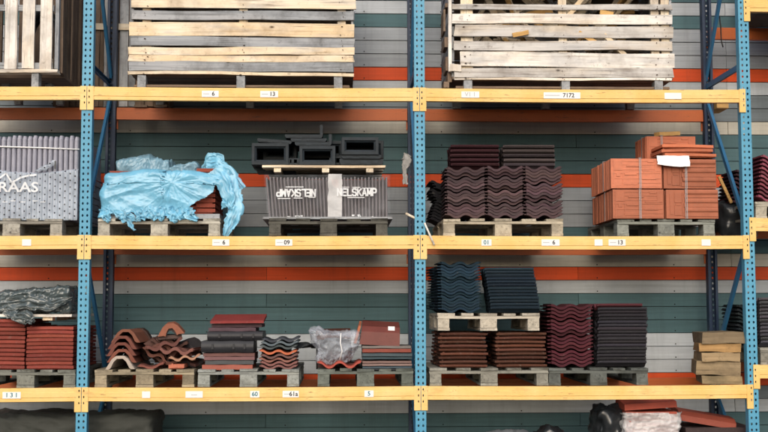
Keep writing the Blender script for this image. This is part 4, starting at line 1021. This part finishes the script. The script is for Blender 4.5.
for nm, me, x_, y_, Y_, c_, rot, lab in (
    ('ridge_tile', rs, 172, 334.5, .13, (.30, .115, .072), (.05, -.12, .1), 'arched ridge tile crowning the heap of broken tiles'),
    ('roof_tile', wm, 166, 346, .12, (.16, .066, .054), (0, -.25, .2), 'broken waved tile sloping under the crowning ridge tile'),
    ('roof_tile', wm, 176, 352, .10, (.15, .065, .052), (.0, .06, -.1), 'broken waved tile lying across the middle of the heap'),
    ('roof_tile', wave_tile(.24, .2, .02, .014), 186, 358.5, .08, (.36, .20, .13), (0, -.08, .1), 'sandy waved fragment on the right side of the heap'),
    ('roof_tile', flat_tile(.13, .25, .03), 177.5, 367.5, .06, (.40, .13, .08), (0, -.03, 0), 'short red flat fragment at the foot of the heap'),
    ('roof_tile', wave_tile(.20, .24, .02, .014, 1), 153, 366.5, .06, (.17, .06, .045), (0, -.1, .1), 'dull red curved fragment at the left foot of the heap'),
    ('ridge_tile', rs, 156, 350, .26, (.13, .07, .06), (.1, .55, .1), 'dark ridge piece leaning on the left of the heap'),
    ('ridge_tile', rs, 184, 352, .36, (.06, .055, .06), (.1, -.2, -.2), 'dark grey ridge piece propped up behind the heap'),
    ('ridge_tile', rs2, 171.5, 335, .15, (.05, .045, .045), (.05, -.1, .1), 'small dark ridge tile nested inside the crowning ridge tile'),
    ('ridge_tile', ridge_mesh(.18, .08, .3, .03), 163, 352, .17, (.13, .055, .042), (0, .3, .25), 'brown ridge piece slumped in the left middle of the heap'),
    ('ridge_tile', ridge_mesh(.18, .08, .3, .03), 181, 357, .17, (.11, .05, .04), (0, -.15, -.2), 'brown ridge piece slumped in the right middle of the heap'),
    ('roof_tile', flat_tile(.20, .26, .03), 171, 338.5, .16, (.07, .045, .04), (0, -.05, .2), 'dark slab directly under the crowning ridge tile'),
    ('roof_tile', wm, 170, 344.5, .2, (.09, .045, .036), (0, .1, .1), 'dark brown waved tile under the crowning slab of the heap'),
    ('roof_tile', wm, 172, 360, .30, (.11, .06, .05), (0, .05, .3), 'dark waved tile buried in the middle of the heap'),
    ('roof_tile', wm, 186, 365, .26, (.06, .05, .055), (0, 0, .2), 'blackish tile at the right of the heap'),
    ('roof_tile', wm, 160, 358, .2, (.14, .06, .045), (0, .45, .1), 'brownish waved tile tipped to the right inside the heap')):
    put(me, nm, (ax(x_, Y_), Y_, az(y_, Y_)), c_, lab, 'ridge tile' if nm[1] == 'i' else 'roof tile', 'heap of broken tiles', rot)
for k in range(16):
    L = R.uniform(.10, .22); put(flat_tile(round(L, 2), .2, .02), 'roof_tile', (ax(R.uniform(154, 190), .3), R.uniform(.22, .5), zt+.012+k*.011), jc((.12, .06, .05), .3), 'small dark shard filling the heap of broken tiles', 'tile shard', 'shards in the heap', (R.uniform(-.2, .2), R.uniform(-.3, .3), R.uniform(-1, 1)))
# dark flat tiles and ridge lengths
pallet(199, 299, Z3, 'bluish grey pallet under the dark slabs and mixed waved tiles', tone=(.58, .66, .72))
def slab(x0, x1, y0, y1, Y, c_, lab, dep=.4, rot=0, mat='tile', bulge=.0, grp='dark slabs and edge tiles'):
    a, b = ax(x0, Y), ax(x1, Y); z0, z1 = az(y1, Y), az(y0, Y); w_ = b-a; h = z1-z0; mb = MB(); n = 8
    pr = []
    for k in range(n+1): t = k/n; pr.append((-bulge*math.sin(t*math.pi), h*t))
    pr += [(dep, h), (dep, 0)]
    path = []
    for k in range(9):
        x = -w_/2+w_*k/8; path.append((Vector((x, .006*noise.noise((k*.6+x0, 1, 2)), .004*noise.noise((k*.5, x0, 5)))), Vector((0, 1, 0)), Vector((0, 0, 1))))
    mb.sweep(pr, path)
    if h > .07:
        for q in (-.28, .12, .33): mb.box(q*w_-.008, q*w_+.008, -bulge-.008, -bulge*.5, h*.3, h*.75)
    o = mb.build('edge_tile' if h > .05 else 'roof_tile', M[mat]); o.location = ((a+b)/2, Y, z0); o.rotation_euler = (0, rot, 0); o.color = (*c_, 1)
    return tag(o, lab, 'roof tile', grp)
slab(203, 253, 364.4, 369.2, .10, (.28, .09, .065), 'pale red thin slab at the bottom of the dark slab stack')
slab(206, 254, 359.8, 363.8, .12, (.05, .055, .06), 'black thin slab just above the pale red bottom slab', mat='glazed')
slab(205, 255, 356.2, 359.4, .11, (.16, .085, .085), 'dull rose slab in the lower half of the dark stack')
slab(204, 255, 352.6, 355.8, .11, (.20, .10, .09), 'dusty pink slab directly under the black edge tiles')
slab(202, 254, 340.6, 352.0, .10, (.02, .021, .025), 'lower rounded black edge tile of the dark stack', mat='glazed', bulge=.02)
slab(208, 263, 331.2, 340.2, .13, (.024, .024, .029), 'upper rounded black edge tile of the dark stack', mat='glazed', bulge=.02)
slab(209, 256, 327.4, 330.8, .14, (.08, .05, .06), 'dusty plum slab on the black edge tiles')
slab(212, 262, 323.6, 327.0, .16, (.06, .035, .04), 'dark brown slab under the maroon lid tile')
mb = MB(); mb.sweep([(0, 0), (0, .022), (.40, .075), (.40, .05)], [(Vector((ax(211, .15), 0, 0)), Vector((0, 1, 0)), Vector((0, 0, 1))), (Vector((ax(264, .15), 0, .003)), Vector((0, 1, 0)), Vector((0, 0, 1)))])
o = mb.build('roof_tile', M['clay']); o.location = (0, .13, az(323.2, .13)); o.color = (.20, .036, .034, 1); tag(o, 'maroon flat tile tilted on top of the dark slab stack', 'roof tile')
wq = wave_tile(ax(297, .1)-ax(262, .1), .42, .02, .0125)
for k, (y_, c_, lab) in enumerate(((366.5, (.20, .09, .08), 'dull red waved tile lowest of the mixed waved stack'), (363, (.19, .085, .075), 'brown waved tile second in the mixed waved stack'), (359.3, (.22, .10, .08), 'rusty waved tile third in the mixed waved stack'), (355.5, (.15, .08, .07), 'dark brown waved tile just under the orange one'),
                        (351.6, (.38, .105, .05), 'bright orange waved tile in the mixed stack'), (346.4, (.07, .085, .09), 'dark grey waved tile just above the orange one'), (342.8, (.10, .125, .14), 'slate waved tile second from the top of the mixed stack'), (339.2, (.045, .05, .06), 'black waved tile topping the mixed stack'))):
    put(wq, 'roof_tile', (ax(279, .1)+[0, .004, -.006, .01, -.004, .0, .012, .02][k], .09+.01*(k % 3), az(y_, .1)-.012), c_, lab, 'roof tile', 'mixed waved tiles', (0, [0, .01, .0, -.02, .02, 0, -.02, -.03][k], .02*(k % 2)))
put(wave_tile(.32, .42, .02, .0125), 'roof_tile', (ax(290, .35), .33, az(346.5, .35)), (.035, .04, .045), 'black waved tile sticking out behind the mixed stack', 'roof tile', None, (0, .02, -.3))
slab(262, 290, 348, 369, .55, (.03, .03, .033), 'dark block of tiles at the rear of the bluish pallet', .35); 
# bag, red waved tile, brown boards
pallet(317, 413, Z3, 'dark pallet under the clear bag and mixed slab stack', tone=(.30, .36, .37))
put(wave_tile(ax(360, .08)-ax(319, .08), .42, .02, .022), 'roof_tile', (ax(339.5, .08), .05, zt+.024), (.30, .062, .045), 'bright red waved tile lying under the clear plastic bag', 'roof tile')
slab(318, 358, 363, 367, .3, (.10, .05, .05), 'dark red slab behind the bright red waved tile')
mb = MB()
for k in range(7): pass
hb = az(341, .15)-az(368.5, .15)
wb = ax(359, .15)-ax(314, .15)
def bag(p, nn):
    t = p.z/hb; s_ = .66+.42*t; q = p*5
    v_ = Vector((p.x*s_-(.03*(1-t)), p.y*s_, p.z))
    d = (crease(q+Vector((3, 1, 2)))-.4)*.075+.02*noise.noise(p*14)
    v_ += nn*d
    if t > .75 and p.x < -.1: v_ += Vector((-.06*(t-.75)*4*.6, 0, .03))
    return v_
o = sack((wb, .40, hb), 60, 26, 36, .05, bag, 'plastic_bag', M['bag_film'], None, (ax(336, .15), .28, zt+.056)); tag(o, 'crumpled clear plastic bag set on the bright red waved tile', 'plastic bag')
mb = MB(); sack((.24, .22, .15), 14, 10, 10, .04, lambda p, nn: p+nn*(crease(p*6)-.4)*.05, 'x', None, build=False, mb=mb); o = mb.build('bag_content', M['grey_plastic']); o.parent = bpy.data.objects['plastic_bag']; o.location = (0, .02, .03)
mb = MB(); mb.tube([(.04, -.22, .24), (.035, -.235, .16), (.05, -.22, .09), (.03, -.21, .02)], .006, 5); o = mb.build('tie_string', M['white_strap']); o.parent = bpy.data.objects['plastic_bag']
put(flat_tile(ax(351, .5)-ax(316, .5), .35, .03, 'clay'), 'roof_tile', (ax(333, .5), .46, az(339, .5)), (.13, .045, .03), 'brown flat tile on the tile block behind the bag', 'roof tile', None, (.16, -.035, .0))
slab(316, 351, 341, 369, .60, (.035, .03, .03), 'dark tile block standing behind the plastic bag', .35)
rowsR = (('pale edged grey slab topping the slab stack', 346.0, 348.3, (.22, .195, .18)), ('brick red slab near the top of the slab stack', 348.9, 352.4, (.27, .075, .055)), ('blue grey rough slab in the slab stack', 353.4, 356.3, (.07, .095, .108)),
         ('dark blue uneven slab in the slab stack', 356.8, 359.2, (.04, .06, .07)), ('brown slab with pale edge in the slab stack', 361.0, 363.2, (.20, .13, .115)), ('pinkish slab low in the slab stack', 363.9, 365.8, (.28, .19, .17)), ('slate blue slab near the bottom of the slab stack', 366.5, 368.3, (.05, .07, .085)), ('black slab at the bottom of the slab stack', 368.8, 370.2, (.05, .055, .06)))
for k, (lab, y0_, y1_, c_) in enumerate(rowsR): slab(361.5+R.uniform(-.8, .8), 411+R.uniform(-1, .5), y0_, y1_, .08+R.uniform(0, .02), c_, lab, .45, R.uniform(-.004, .004), grp='mixed slab stack')
mb = MB(); pw = ax(399, .12)-ax(359, .12)
pr = [(0, 0), (.01, .11), (.05, .155), (.26, .20), (.30, .19), (.27, .175), (.07, .13), (.03, .1), (.02, 0)]
mb.sweep(pr, [(Vector((-pw/2, 0, 0)), Vector((0, 1, 0)), Vector((.10, 0, 1))), (Vector((pw/2, .0, -.0)), Vector((0, 1, 0)), Vector((-.02, 0, 1)))])
o = mb.build('ridge_tile', M['glazed']); o.location = (ax(379, .12), .12, az(345.3, .12)); o.color = (.15, .040, .032, 1); o.rotation_euler = (0, .05, 0); tag(o, 'maroon ridge tile lying on the slab stack with a white sticker', 'ridge tile')
mb = MB(); mb.box(-.028, .028, -.0012, 0, -.022, .022); s_ = mb.build('sticker', M['label'], o, (.095, .040, .145)); s_.rotation_euler = (-.72, 0, 0)
mb = MB(); mb.sweep([(0, 0), (.01, .11), (.05, .15), (.35, .19), (.35, .0)], [(Vector((-pw/2-.0, .0, -.005)), Vector((0, 1, 0)), Vector((.12, 0, 1))), (Vector((-pw/2-.02, .0, -.005)), Vector((0, 1, 0)), Vector((.12, 0, 1)))])
o2 = mb.build('ridge_tile', M['clay']); o2.location = (ax(378, .12)-.02, .14, az(346.2, .12)+.0); o2.color = (.36, .12, .06, 1); o2.rotation_euler = (0, .16, 0); tag(o2, 'thin orange tile edge leaning at the left end of the maroon ridge tile', 'roof tile')

# ---- old timbers on the right end of shelf 3
zt_ = Z3+.002
for k, (xr_, L, h, rz, bear) in enumerate(((741, .33, .072, -.20, 0), (739.5, .36, .118, -.22, 0), (740, .32, .076, -.16, 0), (741, .34, .074, -.19, 0), (744.5, .35, .098, -.13, 0))):
    mb = MB(); mb.board(-L, 0, 0, .50, 0, h-.003, 0, j=.007, bow=.008); o = mb.build('timber_block', M['timber']); o.color = ((1.1, 1.05, .85, 1), (1.0, .95, .82, 1), (1.2, 1.1, .9, 1), (1.5, 1.15, .70, 1), (.72, .69, .62, 1))[k]; o.location = (ax(xr_-3, .05), .045+.01*(k % 2), zt_); o.rotation_euler = (0, (0, .012, -.006, .01, -.01)[k], rz); zt_ += h+.001
    tag(o, ('lowest squared old timber on the yellow beam by the right upright', 'thick grey old timber second from the bottom of the timber stack', 'middle pale squared timber of the old timber stack', 'yellowish squared timber second from the top of the timber stack', 'topmost weathered squared timber of the stack')[k], 'timber', 'old squared timbers')

# ---- silver film bundle on the board, far left
o = sack((ax(76, .2)-ax(4, .2), .5, az(289.5, .2)-az(312.5, .2)), 120, 44, 30, .03, lambda p, nn: p+nn*((crease((p.x*4+p.z*6, p.y*5, p.z*11-p.x*3))-.42)*.034-.03*abs(noise.noise((p.x*9-p.z*5, p.y*9, p.z*3)))*(p.x > .02)+.006*noise.noise((p.x*22, p.y*18, p.z*20)))+Vector((0, 0, .10*(p.x+.06)*(p.z/.2))), 'film_bundle', M['silver_film'], None, (ax(40, .25), .33, zB*0+az(312.8, .06)))
tag(o, 'crumpled silver grey plastic film bundle on the thin board', 'film bundle')
o.location.z = bpy.data.objects['transport_board.001'].location.z if False else az(313.5, .05)+.012
mb = MB(); rag(mb, [(ax(5, .0), .03, az(309, .03)), (ax(18, .0), -.01, az(315, .0)), (ax(30, 0), -.03, az(317.5, 0)), (ax(36, 0), -.03, az(322, 0))], [.07, .10, .12, .03], sd=44, am=.02)
rag(mb, [(ax(8, .0), .03, az(303, .03)), (ax(30, .0), .0, az(302, .0)), (ax(50, 0), .02, az(305, 0)), (ax(72, 0), .03, az(298, 0))], [.10, .13, .10, .03], sd=54, am=.02)
s_ = mb.build('loose_flap', M['silver_film']); s_.parent = o; s_.matrix_parent_inverse = Matrix.Translation(-o.location)
put(wave_tile(.3, .4, .02, .02), 'roof_tile', (ax(-8, .4), .3, az(311, .4)), (.30, .07, .06), 'red tile beside the silver film bundle at the left edge', 'roof tile')

# ---- neighbouring bay on the right
for nm, zz, x_, lab in (('a', ZR2, 756, 'pale pallet on the higher beam right of the right upright'), ('b', ZR3, 757, 'grey pallet on the lowest beam right of the right upright')):
    pallet(ax(x_, .04), ax(x_, .04)+.82, zz, lab, y=.04, tone=T_G if nm == 'b' else (.9, .9, .86))
z_ = ZR2+PH; xx = ax(759, .06)+.17
pile(wave_tile(.33, .42, .022, .02), 11, xx, .06, z_+.022, .0345, (.20, .055, .075), 'wine red waved roof tile at the right edge of the photo', 'wine red tiles at the right edge', dx=.05, every=20, dj=.004)
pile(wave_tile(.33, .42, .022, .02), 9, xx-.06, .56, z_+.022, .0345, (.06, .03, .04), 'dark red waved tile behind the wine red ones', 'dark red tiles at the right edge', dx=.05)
pile(wave_tile(.33, .42, .022, .02), 11, xx+.37, .06, z_+.022, .0345, (.20, .055, .075), 'wine red waved roof tile beyond the right edge', 'wine red tiles beyond the right edge', dx=.03)
z_ = ZR3+PH; me = wave_tile(.33, .42, .022, .018); xr0 = ax(757.5, .08)
pile(me, 13, xr0, .08+.165, z_+.02, (az(298, .08)-z_-.03)/13, (.075, .075, .085), 'charcoal tile laid sideways at the right edge above the grey pallet', 'charcoal tiles at the right edge', rz=-math.pi/2, dx=.0)
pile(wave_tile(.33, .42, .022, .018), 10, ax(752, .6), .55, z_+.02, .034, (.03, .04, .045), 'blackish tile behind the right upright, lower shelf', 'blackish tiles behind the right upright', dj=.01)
mb = MB(); mb.box(-.02, .02, .0, .3, 0, .5); o = mb.build('black_post', M['black_plastic'], None, (ax(758, .5), .48, z_)); bpy.data.objects.remove(o)
mb = MB(); mb.tube([(0, 0, 0), (0, .5, 0)], .1, 16); o = mb.build('pipe', M['grey_plastic'], None, (ax(774, .0), -.02, ZR3+.10)); tag(o, 'grey round pipe end cut off by the right edge above the lowest beam', 'pipe')
bpy.data.objects.remove(o)
# load on the upper beam of the neighbouring bay: dark covered stack
o = sack((1.9, .95, .8), 40, 20, 20, .08, lambda p, nn: p+nn*(crease(p*2.5)-.4)*.06, 'covered_stack', M['dark_tarp'], None, (4.1, .55, ZR1+.002)); tag(o, 'dark covered stack on the top beam of the right hand bay', 'covered stack')
mb = MB(); mb.tube([(0, 0, 0), (.01, .0, -.1), (.015, .01, -.22), (.02, 0, -.27), (.028, 0, -.30)], .006, 6); X_, Z_ = at(719, 16, .95); tag(mb.build('hanging_cable', M['wire'], None, (X_, .95, Z_)), 'thin black cable hanging by the dark brace at the upper right', 'cable')
mb = MB(); mb.board(-.055, .055, 0, .3, 0, .085, 1, n=2); X_, Z_ = at(722, 112.5, .95); tag(mb.build('wooden_block', M['fresh_x'], None, (X_, .93, Z1+.001)), 'short orange wooden block on the rear beam by the right rear upright', 'wood block')

# ---- rag, sticks
mb = MB(); rag(mb, [(0, 0, .0), (.01, -.01, -.06), (-.015, -.01, -.16), (-.005, -.005, -.29)], [.05, .09, .04, .05], sd=61, am=.016); X_, Z_ = at(406, 152, .9); tag(mb.build('rag', M['rag'], None, (X_, .98, Z_)), 'white rag hanging on the rear upright behind the middle blue upright', 'rag')
mb = MB(); p, q = Vector((*at(424, 223, .0),)), Vector((*at(433.5, 245, .0),)); mb.tube([(p[0], -.015, p[1]), (q[0], -.03, q[1])], .0085, 6); tag(mb.build('wooden_stick', M['white_z']), 'thin whitish stick slanting down beside the middle blue upright', 'stick')
mb = MB(); p, q = at(405.5, 213.5, .05), at(415, 218.5, .03); mb.tube([(p[0], .05, p[1]), (q[0], .02, q[1])], .011, 6); tag(mb.build('wooden_stick', M['pale_x']), 'short pale stick poking out behind the middle blue upright', 'stick')

# ------------------------------------------------------------------ at the foot of the rack
o = sack((ax(159, .5)-ax(-80, .5), .75, az(414, .5)), 130, 30, 36, .05, lambda p, nn: p+nn*((crease((p.x*2.2+p.z*2, p.y*4, p.z*4-p.x))-.4)*.04-.03*abs(noise.noise((p.x*2+p.z*4, p.y*3, p.z*3))))+Vector((0, 0, .015*noise.noise((p.x*1.6, 4, 2)))), 'covered_roll', M['dark_tarp'], None, ((ax(159, .5)+ax(-80, .5))/2, .62, .02)); tag(o, 'long load under a dark grey cover on the ground, lower left', 'covered load')
zs = lambda y, Y: az(y, Y)
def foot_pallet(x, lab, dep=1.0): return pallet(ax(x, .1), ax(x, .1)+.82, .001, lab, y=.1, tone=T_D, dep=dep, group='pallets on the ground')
foot_pallet(608, 'dark pallet on the ground under the wrapped red tiles')
a, b = ax(622, .15), ax(675, .15); zt_ = az(409, .15)
t = thing('wrapped_tile_pack', 'red tile pack in white torn film on the ground, lower right', 'tile pack', ((a+b)/2, .15, PH+.002)); h = zt_-PH; w_ = b-a
mb = MB(); n_ = 14
for k in range(n_): mb.board(-w_/2+.01, w_/2-.01, .02, .44, k*(h-.03)/n_, (k+.82)*(h-.03)/n_, 0, j=.004)
mb.sweep([(0, 0), (.02, .05), (.30, .085), (.34, .06), (.34, 0)], [(Vector((-w_/2, .02, h-.028)), Vector((0, 1, 0)), Vector((0, 0, 1))), (Vector((w_/2-.01, .02, h-.0)), Vector((0, 1, 0)), Vector((0, 0, 1)))])
tl = mb.build('tiles', M['clay'], t); tl.color = (.34, .075, .05, 1)
sack((w_+.02, .5, h), 70, 36, 60, .03, lambda p, nn: p+nn*(crease((p.x*4, p.y*4, p.z*12))-.45)*.05, 'film', M['pack_film'], t, (0, .25, 0), lambda c: c.z > h*.93+.02*noise.noise((c.x*9, c.y*4, 1)), bottom=False)
o = sack((.30, .35, az(409, .4)-PH), 22, 18, 30, .08, lambda p, nn: p+nn*(crease(p*4+Vector((2, 1, 4)))-.4)*.09, 'black_bag', M['black_bag'], None, (ax(608, .4), .42, PH+.002)); tag(o, 'black plastic bag beside the wrapped red tiles on the ground', 'bag')
foot_pallet(704, 'dark pallet on the ground under the sloping red tile')
hs = az(424, .3)-PH-.03
mb = MB()
for k in range(10): mb.board(-.3, .3, 0, .5, k*hs/10, (k+.85)*hs/10, 0)
o = mb.build('tile_block', M['tile'], None, (ax(712, .3), .2, PH+.002)); o.color = (.05, .035, .035, 1); tag(o, 'dark tile block carrying the sloping red tile, lower right', 'tile block')
mb = MB(); pr = [(0, 0), (.0, .05), (.06, .085), (.2, .1), (.36, .08), (.36, .0)]
mb.sweep(pr, [(Vector((-.25, 0, 0)), Vector((0, 1, 0)), Vector((0, 0, 1))), (Vector((.25, 0, 0)), Vector((0, 1, 0)), Vector((0, 0, 1)))])
o = mb.build('ridge_tile', M['glazed']); o.location = (ax(703, .2), .22, az(427, .2)); o.rotation_euler = (0, .17, 0); o.color = (.36, .085, .055, 1); tag(o, 'long red ridge tile sloping to the right at the lower edge', 'ridge tile')
foot_pallet(476, 'dark pallet on the ground under the grey sacks, lower middle')
o = sack((.42, .4, az(433, .3)-PH), 24, 18, 30, .1, lambda p, nn: p+nn*(crease(p*4)-.4)*.08, 'filled_sack', M['grey_plastic'], None, (ax(506, .3), .36, PH-.012)); tag(o, 'bluish grey sack just showing at the lower edge', 'sack')
o = sack((.34, .4, az(432.5, .3)-PH), 24, 18, 30, .12, lambda p, nn: p+nn*(crease(p*4+Vector((5, 5, 1)))-.4)*.09+Vector((0, 0, .05*max(0, 1-abs(p.x)*14)*(p.z > .4))), 'filled_sack', M['black_bag'], None, (ax(545, .3), .36, PH+.002)); tag(o, 'dark sack with a pale tip at the lower edge, right of the bluish one', 'sack')
